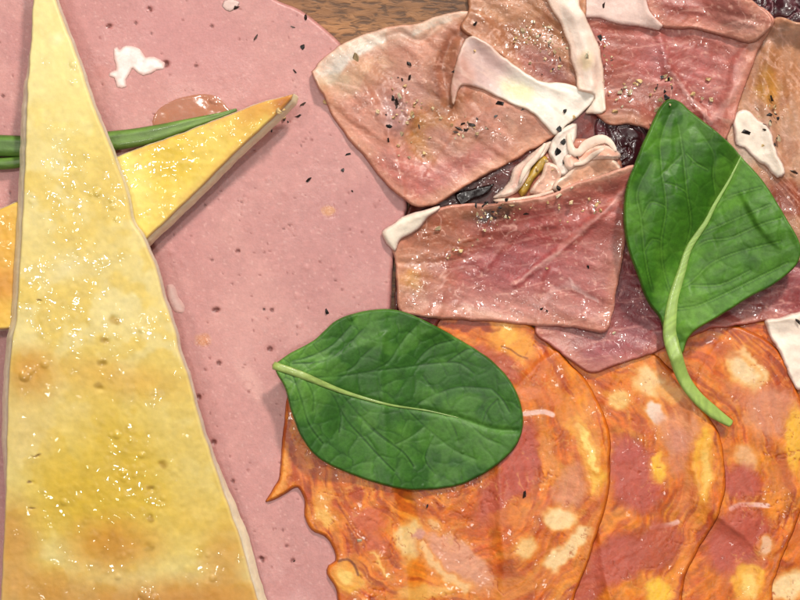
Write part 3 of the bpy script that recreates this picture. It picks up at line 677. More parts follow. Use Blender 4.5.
HAMB = scatter([(770,98,8,14,18),(792,30,14,8,14),(765,150,12,14,14),(745,24,14,4,22),(690,12,30,8,12),(668,52,8,14,22),(625,94,18,8,18),(640,85,12,10,12),(662,105,10,8,14),(690,90,30,14,10),(735,70,16,20,6),(700,40,40,14,12),
    (516,40,10,10,22),(528,28,20,14,34),(552,40,8,16,34),(560,60,10,10,16),(500,15,16,10,12),(550,175,30,14,20),(600,150,14,8,6),(620,140,18,12,16),(495,210,20,8,20),(620,350,40,10,8),(760,310,30,8,14),(608,60,3,26,12)], 77, .9, 2.0)
AB = scatter([(396,108,8,14,24),(402,130,14,12,26),(412,120,10,10,16),(430,112,20,10,14),(470,128,16,8,16),(350,130,14,30,20),(360,90,20,20,12),(410,170,26,14,14),(500,125,24,12,10),(385,95,8,12,10),(440,60,20,14,8)], 31, .9, 2.1)
AB += [(400,104,3.4,2),(395,133,2.6,1.5),(424,153,2.4,1.4),(397,94,2.6,1.6),(406,112,3,1.6)]
EB = scatter([(450,262,30,6,40),(405,255,16,10,24),(425,235,10,6,10),(462,248,10,10,12),(490,222,14,12,20),(570,200,16,8,16),(595,205,8,6,12),(415,285,14,14,16),(440,300,40,16,40),(590,300,10,16,16),(545,300,30,20,20),(520,240,50,30,20),(500,300,60,12,26),(625,240,4,30,12),(612,318,6,8,8)], 41, .8, 1.8)
EB += [(461,250,4,2),(456,251,3,1.6),(438,229,3,2),(595,210,2.6,1.6),(600,211,2.4,1.4),(571,203,2.8,1.6),(484,229,2.4,1.4)]
ALLB = HAMB + AB + EB
# lower ham slice F under the tall leaf
def p_F(x, y, d):
    P = ham(x, y, (168, 74, 80), 701, 20)
    P.e(600, 360, 40, 14, -20, (184, 96, 98), .7, .6); P.e(760, 300, 50, 20, -15, (150, 66, 62), .7, .5); P.e(640, 300, 30, 40, 0, (128, 40, 48), .7, .6)  # dark patch by the leaf edge is its shadow put into the colour
    return ham_fin(P, x, y, d, 701, 20, .14, (196, 106, 104), .5, .6)
t = sheet('ham_slice', [(536,330),(556,348),(584,370),(597,374),(624,364),(650,356),(672,346),(714,330),(762,323),(850,312),(860,240),(760,200),(640,190),(560,250)], M['ham'], p_F, zn=30, thick=1.3, er=1.8, edgez=.4, h=1.2,
      height=ham_h(701, 20, .8, scatter([(620,350,40,10,10),(760,310,30,8,16)], 3, .9, 1.8)), drape=8, jag=1.8, seed=70)
HG = 'thin cured ham slices'

tag(t, 'dark red ham slice mostly hidden beneath the tall green leaf, its edge over the salami', 'ham', HG)

# G right slice, translucent peach
def p_G(x, y, d):
    P = ham(x, y, (206, 146, 108), 751, 75)
    P.e(785, 80, 18, 34, 0, (196, 124, 72), .75, .6); P.e(772, 85, 12, 16, 0, (214, 148, 60), .8, .5); P.e(795, 140, 16, 40, 0, (222, 172, 140), .6, .5)
    P.e(796, 198, 30, 18, 0, (146, 62, 36), .9, .4); P.e(790, 30, 30, 12, 0, (220, 168, 144), .7, .5)
    P.e(752, 140, 26, 26, 0, (222, 200, 182), .8, .5)
    return ham_fin(P, x, y, d, 751, 75, .14, (230, 190, 170), .5, .8)
o = sheet('ham_slice', [(736,60),(756,36),(779,15),(800,20),(850,30),(860,150),(850,260),(780,250),(745,200),(730,130)], M['ham'], p_G, zn=34, thick=1.3, er=1.8, edgez=.4, h=1.2,
      height=ham_h(751, 75, 1, scatter([(770,98,8,14,16),(792,30,14,8,14),(765,150,12,14,10)], 4, 1, 2.2), lambda x, y, d: bump(x, y, [(785,20),(772,60),(770,100),(786,170)], 7, 5)), drape=7, jag=1.2, seed=75)
tag(o, 'peach brown translucent ham slice at the right edge beside the tall green leaf', 'ham', HG)
fatsheet('fat_strip', [(738,118),(748,108),(760,116),(772,128),(780,142),(789,172),(782,176),(768,164),(752,150),(740,138)], o, zn=38, thick=1.6, jag=4, seed=14, col=(240,222,206), er=3,
         height=lambda x, y, d: 3 * fbm(x, y, 12, 14, 2))

# C2 topmost right ham
def p_C2(x, y, d):
    P = ham(x, y, (196, 116, 104), 771, 15); P.e(740, 20, 40, 8, 20, (218, 156, 140), .7, .5); P.e(690, 5, 40, 14, 10, (190, 96, 86), .6, .6)
    return ham_fin(P, x, y, d, 771, 15, .16, (228, 180, 166), .7, .7)
# C big rosy slice
def p_C(x, y, d):
    P = ham(x, y, (188, 100, 88), 801, 12)
    P.e(690, 60, 50, 26, 10, (198, 98, 96), .7, .6); P.e(618, 55, 18, 36, 0, (176, 84, 66), .7, .6); P.e(640, 95, 40, 22, 15, (170, 96, 80), .75, .5); P.e(622, 118, 26, 12, 10, (184, 130, 104), .7, .5)
    P.e(740, 90, 22, 44, 20, (206, 118, 110), .6, .6); P.e(668, 44, 12, 18, 20, (206, 128, 128), .6, .5)
    P.st([(676,66),(690,86),(704,104),(716,118)], 2.6, (226, 166, 158), .75, .5)
    P.st([(752,60),(742,84),(730,100),(720,112)], 4.5, (228, 164, 156), .75, .6)
    P.st([(690,66),(700,72),(712,74)], 2, (226,150,146), .6, .5); P.st([(694,44),(696,62)], 1.6, (222,150,146), .5, .5)
    P.e(764, 40, 12, 26, 25, (204, 128, 108), .6, .5)
    return ham_fin(P, x, y, d, 801, 12, .12, (222, 154, 140), .6, .75)
C = thing('ham_slice', 680, 70, 30)
tag(C, 'wide rosy ham slice behind the tip of the tall green leaf', 'ham', HG)
sheet('meat', [(560,-40),(600,-50),(700,-30),(760,0),(779,16),(770,38),(762,54),(755,76),(744,105),(734,130),(720,150),(690,150),(660,132),(640,124),(612,122),(600,112),(585,80),(570,30)], M['ham'], p_C, zn=44, thick=1.3, er=1.8, edgez=.4, h=1.15,
      height=ham_h(801, 12, .9, scatter([(668,52,8,14,22),(625,94,18,8,16),(640,85,12,10,10),(662,105,10,8,14),(690,90,30,14,10),(735,70,16,20,6),(700,40,40,14,12),(740,100,8,20,8)], 6, 1, 2.2),
        lambda x, y, d: bump(x, y, [(676,66),(690,86),(704,104),(716,118)], 4, 2.4) + bump(x, y, [(752,60),(742,84),(730,100)], 5, 2.6) + bump(x, y, [(664,30),(670,50),(672,62)], 5, 3)), drape=7, parent=C, jag=2, seed=80)
o = sheet('ham_slice', [(640,-40),(652,2),(668,22),(700,24),(735,32),(758,38),(776,24),(770,8),(738,-20),(700,-50)], M['ham'], p_C2, zn=48, thick=1.3, er=1.8, edgez=.4, h=1.15,
      height=ham_h(771, 15, 1, scatter([(745,24,14,4,22),(690,12,30,8,12)], 8, 1, 2)), drape=6, jag=1, seed=77)
tag(o, 'narrow pink ham fold at the top edge, right of the short white fat strip', 'ham', HG)
fatsheet('fat_strip', [(584,10),(588,-10),(610,-30),(644,-20),(655,6),(668,21),(664,25),(645,21),(625,19),(604,13)], C, zn=48, thick=3, seed=15, col=(226,196,186), er=4)

# A upper left folded slice
def p_A(x, y, d):
    P = ham(x, y, (224, 156, 130), 851, 35)
    P.e(360, 135, 44, 34, 40, (218, 142, 120), .7, .6); P.e(400, 178, 40, 26, 20, (206, 120, 110), .8, .5); P.e(360, 75, 40, 16, -20, (224, 178, 142), .7, .5)
    P.e(430, 130, 22, 26, 20, (190, 122, 50), .85, .4); P.e(455, 105, 40, 14, -10, (186, 112, 56), .7, .5); P.e(500, 118, 44, 22, 30, (208, 140, 118), .7, .5)
    P.e(470, 140, 24, 16, 10, (168, 112, 88), .6, .5); P.e(440, 140, 12, 16, 0, (204, 140, 140), .6, .5); P.e(525, 130, 24, 14, 35, (226, 168, 138), .6, .5)
    P.e(408, 88, 26, 20, 20, (190, 136, 122), .6, .5); P.e(394, 110, 14, 22, 0, (190, 146, 150), .55, .5)
    P.st([(468,22),(452,40),(442,62),(440,84),(450,102)], 12, (172, 108, 76), .75, .6); P.st([(446,40),(436,66),(438,90)], 4, (150, 88, 66), .6, .6)
    P.e(452, 170, 44, 14, -25, (200, 112, 104), .7, .5)
    # white fat rim along the top
    dd = sdist(x, y, [(305,80),(330,62),(352,52),(380,42),(410,36),(440,22),(470,8),(480,-10)])
    top = ((y < 84 - (x - 310) * .42) & (x < 500))
    P.mix((1 - ss(0, 10, dd)) * 1.0, (232, 212, 190), .5)
    ed = sdist(x, y, [(310,70),(341,42),(382,24),(416,20),(440,12),(466,6)])
    wd = np.interp(x, [310, 330, 360, 400, 430, 470], [10, 24, 20, 15, 11, 6])
    m = 1 - ss(.82, 1.08, (ed + 5 * (fbm(x, y, 14, 860, 3) - .5)) / wd)
    P.mix(m, (246, 232, 218), 1.0); P.mix(m * ss(.5, .7, fbm(x, y, 12, 861, 3)), (216, 200, 188), .5)
    P.st([(318,86),(330,80),(345,78)], 5, (228,196,160), .6, .6)
    return ham_fin(P, x, y, d, 851, 35, .14, (214, 140, 116), .5, .75)
def e_A(x, y, d):
    return (bump(x, y, [(468,22),(452,40),(444,64),(450,102)], 6, -4) + bump(x, y, [(460,30),(460,60),(464,90)], 7, 4) + bump(x, y, [(385,35),(400,30),(420,38),(440,22)], 4, -2.5)
            + bump(x, y, [(384,92),(392,112),(390,136)], 5, 3) + bump(x, y, [(404,96),(410,116)], 4, 2.4) + 3 * fbm(x, y, 10, 870, 2) * (1 - ss(12, 24, np.hypot(x - 398, y - 112))))
A = thing('ham_slice', 430, 110, 12)
tag(A, 'peach coloured ham slice with a white fat rim, its corner pointing at the pink slice', 'ham', HG)
sheet('meat', [(310,70,1),(322,57),(341,42),(362,31),(382,24),(400,21),(416,20),(440,12),(466,7),(486,14),(505,48),(530,72),(552,100),(560,128),(546,142),(532,150),(508,163),(474,181),(448,198),(430,206),(414,206),(394,191),(364,157),(345,133),(332,116),(319,88)], M['ham'], p_A, zn=30, thick=1.4, er=2, edgez=.4, h=1.1,
      height=ham_h(851, 35, .8, AB, e_A), drape=10, lift=lambda x, y, d: 3 * ss(330, 420, x) + 6 * ss(0, 1, 1 - np.hypot(x - 420, y - 190) / 60), parent=A, jag=1.6, seed=85)

# D brown slice above the white strip
def p_D(x, y, d):
    P = ham(x, y, (196, 134, 96), 901, 35)
    P.e(520, 30, 26, 26, 20, (190, 122, 74), .7, .5); P.e(545, 62, 30, 16, 30, (168, 92, 82), .8, .5); P.e(495, 20, 14, 24, 0, (212, 150, 110), .6, .5); P.e(555, 75, 22, 8, 20, (140, 78, 72), .7, .5); P.e(470,15,8,22,10,(150,96,66),.8,.5)
    return ham_fin(P, x, y, d, 901, 35, .16, (216, 160, 130), .4, .9)
D = thing('ham_slice', 530, 40, 30)
tag(D, 'brownish peppery ham slice at the top, crossed by a hanging white fat ribbon', 'ham', HG)
sheet('meat', [(472,-30),(470,4),(461,22),(470,32),(496,48),(522,70),(545,84),(590,92),(600,60),(590,20),(580,-30)], M['ham'], p_D, zn=42, thick=1.3, er=1.8, edgez=.4, h=1.1,
      height=ham_h(901, 35, 1.1, scatter([(516,40,10,10,20),(528,28,20,14,30),(552,40,8,16,30),(560,60,10,10,14),(500,15,16,10,12)], 9, 1, 2.4)), drape=7, parent=D, jag=1, seed=90)
# B broad white fat strip of slice A
def p_B(x, y, d):
    P = Paint(x, y, (246, 236, 224), 5, 20, 921)
    P.e(478, 62, 34, 34, 20, (214, 178, 172), .95, .6); P.e(458, 84, 16, 30, 10, (204, 150, 132), .9, .5); P.e(462, 80, 10, 16, 0, (206, 160, 150), .6, .5); P.e(522, 88, 20, 10, 25, (234, 220, 164), .7, .6); P.e(570, 100, 30, 18, 0, (250, 238, 226), .7, .5)
    P.mix(ss(.5, .7, streak(x, y, 35, 50, 6, 927)), (236, 204, 188), .4); P.mul(.94 + .1 * fbm(x, y, 8, 925, 3)); P.mix(1 - ss(0, 2.6, d), (240, 208, 184), .6); P.wet = .5 * ss(.4, .6, fbm(x, y, 25, 926)); return P
fatsheet('fat_strip', [(474,32),(484,36),(500,48),(525,67),(544,77),(570,79),(585,84),(598,90),(594,102),(582,113),(572,121),(558,133),(546,122),(532,110),(514,101),(495,92),(480,84),(462,82),(454,102),(452,80),(458,56),(464,38)], A, zn=46, thick=1.3, er=2, edgez=.5, jag=1.6, paint=p_B, h=1.1,
         height=lambda x, y, d: 2.0 * fbm(x, y, 34, 93, 2) + .9 * fbm(x, y, 9, 94, 3) + bump(x, y, [(480,36),(510,62),(545,84),(580,96)], 7, 3), drape=6, seed=33)
# B2 hanging ribbon
fatsheet('fat_strip', [(542,-30),(552,0),(563,16),(569,32),(575,56),(580,76),(582,86),(598,91),(594,102),(588,110),(600,110),(609,107),(610,84),(608,62),(602,38),(594,20),(584,0),(580,-30)], D, zn=52, thick=1.3, er=2, edgez=.5, jag=1.6, h=1.1,
         paint=lambda x, y, d: Paint(x, y, (242, 220, 206), 4, 20, 933).mix(1 - ss(0, 4, d), (238, 192, 168), .6).e(588, 55, 8, 8, 0, (222, 196, 150), .6, .5).e(602, 100, 10, 14, 0, (248, 232, 216), .8, .5).mix(ss(.5, .7, streak(x, y, 75, 50, 6, 937)), (232, 192, 172), .4).mul(.94 + .1 * fbm(x, y, 8, 935, 3)),
         height=lambda x, y, d: 3 * fbm(x, y, 24, 95, 2) + bump(x, y, [(572,0),(588,40),(596,80)], 6, 3), drape=5, seed=35)

# small curls between the folds
curl = thing('ham_curl', 570, 165, 24)
tag(curl, 'crumpled tangle of ham scraps and white fat curls between the larger ham slices', 'ham scrap')
def scrap(name, out, col, z=36, thick=3, seed=1, rim=None, mid=None, hgt=4, mat='ham', **kw):
    def pf(x, y, d):
        P = Paint(x, y, col, 3, 12, seed)
        if mid: P.mix(ss(4, 10, d), mid, .9)
        if rim: P.mix(1 - ss(1.5, 5, d), rim, .85)
        P.mul(.84 + .18 * fbm(x, y, 7, seed + 9, 3) + .16 * streak(x, y, -35, 20, 3, seed)); P.wet = .6 * ss(.4, .6, fbm(x, y, 15, seed + 4)); return P
    return sheet(name, out, M[mat], pf, zn=z, thick=thick, er=3.4, h=.9, height=lambda x, y, d: hgt * fbm(x, y, 16, seed + 2, 2) + 1.0 * fbm(x, y, 5, seed + 3, 2), drape=4, parent=curl, jag=1, seed=seed, **kw)
zc = lambda L: z3(L, 480, 110, 4.444)
scrap('ham_flap', zc([(130,330),(200,230),(330,170),(420,120),(560,130),(640,230),(620,300),(500,330),(340,380),(180,420),(90,400)]), (196,130,108), 34, 3, 11, hgt=6, mid=(180,104,84))
scrap('fat_curl', zc([(330,120),(400,60),(440,50),(440,100),(420,160),(425,240),(390,290),(350,285),(330,220),(310,180)]), (232,216,204), 38, 4, 12, mat='fat')
scrap('herb_strip', zc([(275,190),(310,205),(300,250),(260,290),(225,350),(190,385),(175,360),(195,310),(230,260)]), (176,140,50), 40, 4, 13, mid=(190,156,44), hgt=3)
scrap('ham_flap', zc([(300,225),(350,240),(370,285),(350,340),(290,370),(225,365),(250,320),(280,280)]), (226,178,156), 42, 3, 14, rim=(236,204,186))
scrap('ham_flap', zc([(150,255),(190,220),(300,135),(325,128),(300,190),(240,240),(215,300),(170,360),(120,385),(60,385),(100,350),(135,310)]), (230,196,180), 42, 4, 15, rim=(240,214,198), mid=(216,152,136))
scrap('ham_flap', zc([(330,345),(345,310),(385,285),(430,235),(500,205),(560,165),(585,180),(610,215),(640,262),(560,300),(480,330),(400,350),(350,362)]), (226,182,156), 44, 4, 16, rim=(242,220,202), mid=(206,152,122))
scrap('ham_flap', zc([(380,200),(470,165),(560,150),(620,170),(640,200),(600,215),(520,215),(440,240),(400,260)]), (224,170,148), 43, 2, 17, rim=(242,216,200), hgt=6)
scrap('fat_curl', zc([(60,392),(150,385),(250,372),(330,350),(340,362),(270,392),(170,408),(80,412)]), (238,206,186), 44, 2, 20, hgt=3)
def c_curl(t, s, c, x, y):
    n = float(vn(np.array([x]), np.array([y + s * 5]), 4, 3)[0]); return np.array((238, 214, 196)) * (.92 + .1 * n)
tube('fat_curl', zc([(405,95),(410,140),(420,175),(450,180),(480,150),(530,125),(570,122),(595,140),(612,175)]), [2,3,4.6,4,5.4,5.0,5.2,3.4,1.6], M['fat'], c_curl, curl, 14, .55, zn=48)
tube('fat_curl', zc([(425,235),(470,225),(510,195),(560,165)]), [1.6,2.6,2.6,1.4], M['fat'], c_curl, curl, 10, .5, zn=50)
tube('fat_curl', zc([(300,140),(260,200),(215,250),(190,300),(183,320)]), [1.6,2.6,3.2,3,1.6], M['fat'], c_curl, curl, 10, .5, zn=46)

# E centre slice
def p_E(x, y, d):
    P = ham(x, y, (196, 108, 98), 951, 15)
    P.e(415, 275, 32, 50, 0, (218, 156, 122), .8, .6); P.e(415, 280, 14, 10, 0, (222, 160, 70), .6, .6); P.e(450, 235, 36, 22, -10, (180, 100, 66), .85, .5); P.e(495, 222, 30, 18, 0, (168, 78, 66), .7, .5)
    P.e(560, 230, 60, 30, -20, (186, 84, 82), .75, .6); P.e(590, 200, 36, 20, -15, (206, 116, 100), .6, .5); P.e(500, 308, 110, 20, 3, (216, 148, 134), .7, .6); P.e(520, 268, 54, 24, 0, (172, 76, 80), .7, .6); P.e(600, 270, 26, 50, 10, (202, 116, 112), .5, .6)
    P.e(565, 212, 8, 6, 0, (214,140,136), .6, .5)
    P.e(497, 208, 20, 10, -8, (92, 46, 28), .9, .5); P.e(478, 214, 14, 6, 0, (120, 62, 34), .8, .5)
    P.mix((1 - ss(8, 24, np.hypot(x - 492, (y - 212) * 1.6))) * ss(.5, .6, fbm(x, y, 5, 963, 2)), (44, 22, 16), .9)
    P.st([(518,284),(545,262),(575,240),(605,212),(628,188)], 2.6, (226, 160, 152), .8, .6)
    P.st([(540,308),(552,300),(560,288),(580,282),(592,292),(600,303)], 2.4, (232, 176, 170), .6, .7)
    P.st([(574,276),(584,288),(598,302)], 2.0, (240, 190, 184), .7, .5); P.st([(535,300),(540,318)], 3, (226,170,164), .5, .7)
    P.st([(486,268),(510,240),(530,228)], 1.6, (216, 146, 140), .5, .6); P.st([(396,300),(400,290),(440,302),(500,316)], 4, (226, 176, 150), .4, .8)
    P.mix(1 - ss(1, 8, sdist(x, y, [(514,200),(550,193),(580,180),(612,172),(634,165)])), (236, 190, 170), .8)
    return ham_fin(P, x, y, d, 951, 15, .12, (230, 168, 156), .65, .7)
E = thing('ham_slice', 510, 260, 24)
tag(E, 'pinkish red ham slice with pale diagonal vein, between the two green leaves', 'ham', HG)
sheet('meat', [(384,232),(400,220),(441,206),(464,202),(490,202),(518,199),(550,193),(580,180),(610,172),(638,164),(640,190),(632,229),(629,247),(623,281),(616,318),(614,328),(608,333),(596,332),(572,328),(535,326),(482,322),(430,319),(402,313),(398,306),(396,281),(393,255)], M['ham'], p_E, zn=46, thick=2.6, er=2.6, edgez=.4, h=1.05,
      height=ham_h(951, 15, .55, EB, lambda x, y, d: bump(x, y, [(518,284),(545,262),(575,240),(605,212),(628,188)], 3.5, 2.2) + bump(x, y, [(486,268),(510,240),(530,228)], 4, 1.2) - bump(x, y, [(396,262),(430,262),(470,258)], 3, 1.2)), drape=9,
      lift=lambda x, y, d: 5 * ss(560, 640, x), parent=E, jag=1.4, seed=95)
fatsheet('fat_strip', z3([(30,295),(55,275),(85,255),(130,240),(188,224),(190,232),(160,255),(135,285),(110,300),(80,315),(68,350),(50,335)], 370, 120), E, zn=52, thick=3, seed=21, col=(240,224,206), er=3.5, eps=.3)
# white fat scrap at the right edge over the salami
Wf = fatsheet('fat_scrap', [(772,322),(786,318),(810,312),(840,330),(840,380),(805,392),(798,380),(788,362),(780,342)], None, zn=44, thick=2, jag=3, seed=23, col=(246,226,210), er=3, height=lambda x, y, d: 4 * fbm(x, y, 16, 24, 2), drape=6)
tag(Wf, 'white scrap of fat at the right edge, lying on the salami', 'fat')

# ================================================================== basil leaves
def leaf_fields(x, y, ribs, veins, cell, seed):
    dm = np.full(x.size, 99.)
    for r_ in ribs: dm = np.minimum(dm, sdist(x, y, r_))
    dv = np.full(x.size, 99.)
    for v in veins: dv = np.minimum(dv, sdist(x, y, v))
    wx = x + 8 * (fbm(x, y, 14, seed, 3) - .5); wy = y + 8 * (fbm(x, y, 14, seed + 1, 3) - .5)
    f1, f2 = worley(wx, wy, cell, seed + 2); g1, g2 = worley(wx, wy, cell * .33, seed + 3)
    return dm, dv, f2 - f1, g2 - g1
V1 = [[(310,378),(340,377),(374,372),(400,369),(426,366),(448,364),(462,365),(476,375)],[(332,376),(351,369),(362,357),(374,347)],[(372,372),(389,362),(398,348),(407,336),(422,321)],[(415,366),(424,355),(436,346),(455,341)],
      [(412,411),(425,402),(440,395),(462,389),(494,391)],[(292,362),(314,355),(332,345),(350,326)],[(292,364),(322,362),(340,352),(362,330)],[(448,364),(470,350),(480,353)],[(484,428),(490,412),(500,402)],
      [(318,384),(333,398),(340,418),(338,434)],[(292,376),(300,398),(308,425),(322,445)],[(340,394),(356,414),(376,434),(392,446)],[(352,409),(370,430),(385,442),(404,456),(414,470)],[(336,404),(346,422),(360,438),(378,458),(394,474)],
      [(408,412),(424,428),(440,442),(458,455),(478,463)],[(448,419),(456,432),(460,446)],[(470,425),(486,440),(500,446)],[(494,391),(505,402),(512,414)],[(437,396),(424,378)],[(300,372),(312,395),(312,412)],[(436,438),(426,462),(436,478)],[(395,447),(410,440),(424,430)]]
R1 = [[(272,366),(290,372),(306,378),(344,394),(389,407),(430,414),(460,421),(494,432),(520,434)]]
def p_l1(x, y, d):
    P = Paint(x, y, (54, 100, 30), 3, 20, 1001)
    dm, dv, c, g = leaf_fields(x, y, R1, V1, 20, 1003)
    P.mix(ss(.4, .65, fbm(x, y, 50, 1010, 3)), (64, 110, 38), .7); P.mix(ss(.5, .75, fbm(x, y, 30, 1011, 3)), (40, 82, 28), .6)
    P.mix(1 - ss(20, 75, np.hypot(x - 274, y - 366)), (112, 156, 62), .65)
    P.e(350, 345, 50, 22, -25, (84, 134, 48), .5, .8)
    P.mix(1 - ss(.0, .10, c), (30, 66, 20), .5); P.mix(1 - ss(.0, .18, g), (42, 86, 28), .35)
    P.mix(1 - ss(1.6, 4.0, dv), (88, 136, 62), .35); P.mix(1 - ss(.3, 1.4, dv), (26, 60, 16), .65)  # vein relief shaded into the colour: dark grooves, lighter rims
    P.mix(1 - ss(1, 5, dm), (92, 142, 60), .5); P.mix(ss(.5, .66, fbm(x, y, 38, 1017, 3)), (36, 78, 24), .45).mix(ss(.56, .7, fbm(x, y, 34, 1018, 3)), (92, 138, 54), .45)
    P.mul(.90 + .20 * fbm(x, y, 6, 1015, 3)); P.mix(1 - ss(0, 1.6, d), (96, 144, 62), .6)
    P.wet = .35 * ss(.5, .7, fbm(x, y, 30, 1016)); return P
BL1 = [(350,317,4.5,1.8),(354,314,3,1.6),(479,488,2,1.2),(464,456,2,1),(350,346,1.6,.9),(424,490,1.8,1)]
def h_l1(x, y, d):
    dm, dv, c, g = leaf_fields(x, y, R1, V1, 20, 1003)
    return 1.5 * (1 - np.exp(-dv / 4)) * (1 - np.exp(-dm / 6)) + .4 * ss(0, .25, c) + .12 * ss(0, .3, g) + 3 * fbm(x, y, 50, 1020, 2) - 2.0 * np.exp(-(dm / 3) ** 2) + domes(x, y, BL1)
env_l1 = lambda x, y, d: 1.2 + 24 * ss(370, 272, x) - 0.0 * ss(430, 530, x) + 3 * np.sin((x - 300) / 45) * ss(420, 330, y) * .6 + 2 * ss(360, 310, y)
L1 = thing('basil_leaf', 400, 400, 36)
tag(L1, 'oval green leaf lying flat across the salami and the pink slice', 'leaf')
LO1 = [(272,365.5,1),(287,355),(300,348),(314,340),(322,332),(332,323),(343,317),(355,313),(381,309),(400,311),(415,316),(437,327),(452,335),(467,344),(494,362),(512,381),(523,404),(526,428),(518,451),(497,471),(467,488),(437,494),(407,494),(374,486),(344,475),(317,460),(302,441),(291,415),(284,389),(276,376)]
b = sheet('blade', LO1, M['leaf'], p_l1, zn=60, thick=2.0, er=2.2, h=.95, height=h_l1, drape=14, lift=env_l1, parent=L1, jag=.5, seed=100, edgez=.5)
def c_rib(a, bb):
    a = np.array(a, float); bb = np.array(bb, float)
    def f(t, s, c, x, y):
        n = float(vn(np.array([x * .5]), np.array([y + c * 6]), 3, 3)[0]); return (a * (1 - t) + bb * t) * (.88 + .2 * n) * (1 - .10 * abs(c))
    return f
tube('stem', R1[0][:7], [4.0,3.9,2.8,1.9,1.35,1,.7,.4], M['stem'], c_rib((170,192,104), (138,168,92)), L1, 12, .55, zn=62, lift=-1.2, step=2)

V2 = [[(690,262),(700,240),(706,232)],[(684,290),(700,282),(722,262),(750,250),(790,240)],[(692,258),(715,240),(740,236),(772,222),(792,216)],[(704,236),(725,226),(752,214),(780,202)],[(716,220),(735,196),(750,190),(772,184)],
      [(682,300),(672,270),(668,240),(672,205),(668,170),(666,140)],[(690,262),(700,225),(694,190),(690,150),(686,120)],[(666,140),(672,120),(680,104)],[(728,198),(722,170),(722,150),(704,122)],[(650,250),(646,215),(642,190),(656,160)],
      [(672,205),(656,200),(648,215)],[(694,190),(684,184),(670,180)],[(740,176),(746,162),(728,150)],[(680,310),(706,306),(738,292),(770,276),(798,262)],[(700,285),(730,284),(760,270)],[(660,290),(654,270),(650,250)],[(694,150),(704,160),(716,166)],[(668,240),(658,238),(650,250)],[(668,170),(680,160),(690,150)]]
R2 = [[(742,428),(724,416),(706,400),(693,382),(684,360),(679,340),(679,320),(683,296),(691,270),(699,246),(716,220),(725,202),(740,176),(752,152)]]
def p_l2(x, y, d):
    P = Paint(x, y, (54, 102, 20), 3, 20, 1101)
    dm, dv, c, g = leaf_fields(x, y, [R2[0][4:]], V2, 22, 1103)
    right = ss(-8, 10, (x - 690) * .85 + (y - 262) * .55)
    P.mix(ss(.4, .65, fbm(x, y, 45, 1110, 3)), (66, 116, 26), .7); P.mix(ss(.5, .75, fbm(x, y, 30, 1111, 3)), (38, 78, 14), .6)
    P.mix(right, (96, 142, 52), .45); P.e(700, 320, 20, 30, 0, (112, 156, 62), .6, .8)  # right half lightened in colour, as if lit
    P.mix(1 - ss(.0, .10, c), (92, 140, 50), .3); P.mix(1 - ss(.0, .18, g), (48, 96, 26), .22)
    P.mix(1 - ss(.3, 1.6, dv), (96, 140, 50), .3); P.mix((1 - ss(.8, 3.2, dv)) * ss(.6, 1.1, dv), (34, 70, 12), .55)
    P.mix(1 - ss(1, 6, dm), (112, 156, 64), .6); P.mix(ss(.5, .66, fbm(x, y, 36, 1117, 3)), (34, 74, 12), .5).mix(ss(.56, .7, fbm(x, y, 32, 1118, 3)), (96, 144, 44), .45)  # lit and darker patches put into the leaf colour
    P.mul(.90 + .20 * fbm(x, y, 6, 1115, 3)); P.mix(1 - ss(0, 1.6, d), (104, 150, 60), .5)
    P.wet = .4 * ss(.45, .7, fbm(x, y, 26, 1116)); return P
BL2 = scatter([(655,230,6,6,5),(700,200,40,40,8)], 51, .9, 1.5, .5)
def h_l2(x, y, d):
    dm, dv, c, g = leaf_fields(x, y, [R2[0][4:]], V2, 22, 1103)
    return 3.2 * (1 - np.exp(-dv / 12)) * (1 - np.exp(-dm / 7)) + .4 * ss(0, .3, c) + .1 * ss(0, .3, g) + 4 * fbm(x, y, 50, 1120, 2) - 2.5 * np.exp(-(dm / 4) ** 2) + domes(x, y, BL2)
def env_l2(x, y, d):
    u = (x - 690) * .85 + (y - 262) * .55      # across the midrib
    return 15 - 6 * ss(300, 350, y) + 8 * np.exp(-((u + 40) / 30) ** 2) - 8 * np.exp(-(u / 22) ** 2) + 4 * ss(30, 80, u)
L2 = thing('basil_leaf', 715, 230, 50)
tag(L2, 'upright green leaf with a long curved stem, resting on the ham at the right', 'leaf')
LO2 = [(680,93),(690,97),(699,105),(725,127),(751,150),(774,176),(796,214),(812,244),(808,264),(785,284),(762,296),(732,315),(708,329),(698,340),(692,356),(684,362),(678,358),(673,344),(669,321),(654,299),(641,269),(633,246),(629,220),(631,184),(641,157),(654,127),(665,105),(673,95)]
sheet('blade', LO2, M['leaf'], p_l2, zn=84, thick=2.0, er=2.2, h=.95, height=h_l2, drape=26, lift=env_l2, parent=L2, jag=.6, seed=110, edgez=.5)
# stem follows the blade and then drops onto the salami
sp = catmull(R2[0], False, 6); tt_ = np.linspace(0, 1, 15); zz = []
E3 = envelope(3)
for i in range(15):
    p = sp[int(tt_[i] * (len(sp) - 1))]; wx_, wy_ = para(np.array([p[0]]), np.array([p[1]]), 80); zz.append(float(hs(E3, wx_, wy_)[0]))
zb0 = zz[:]
zz = [max(zb0[i] + (3 if i > 4 else 9), 0) for i in range(15)]
zz[3] = max(zz[3], (zz[1] + zz[5]) / 2 ); zz[2] = max(zz[2], zz[1] + 2)
for i in range(5, 15): zz[i] = zb0[i] + 0.2
tube('stem', R2[0], [3.6,6.4,6.2,6.4,7,7.6,6.6,5.4,4.2,3.4,2.8,2.2,1.7,1.2,.8], M['stem'], c_rib((168,196,96), (150,184,100)), L2, 14, .55, zs=zz, zn=82, step=2.5, groove=.3)

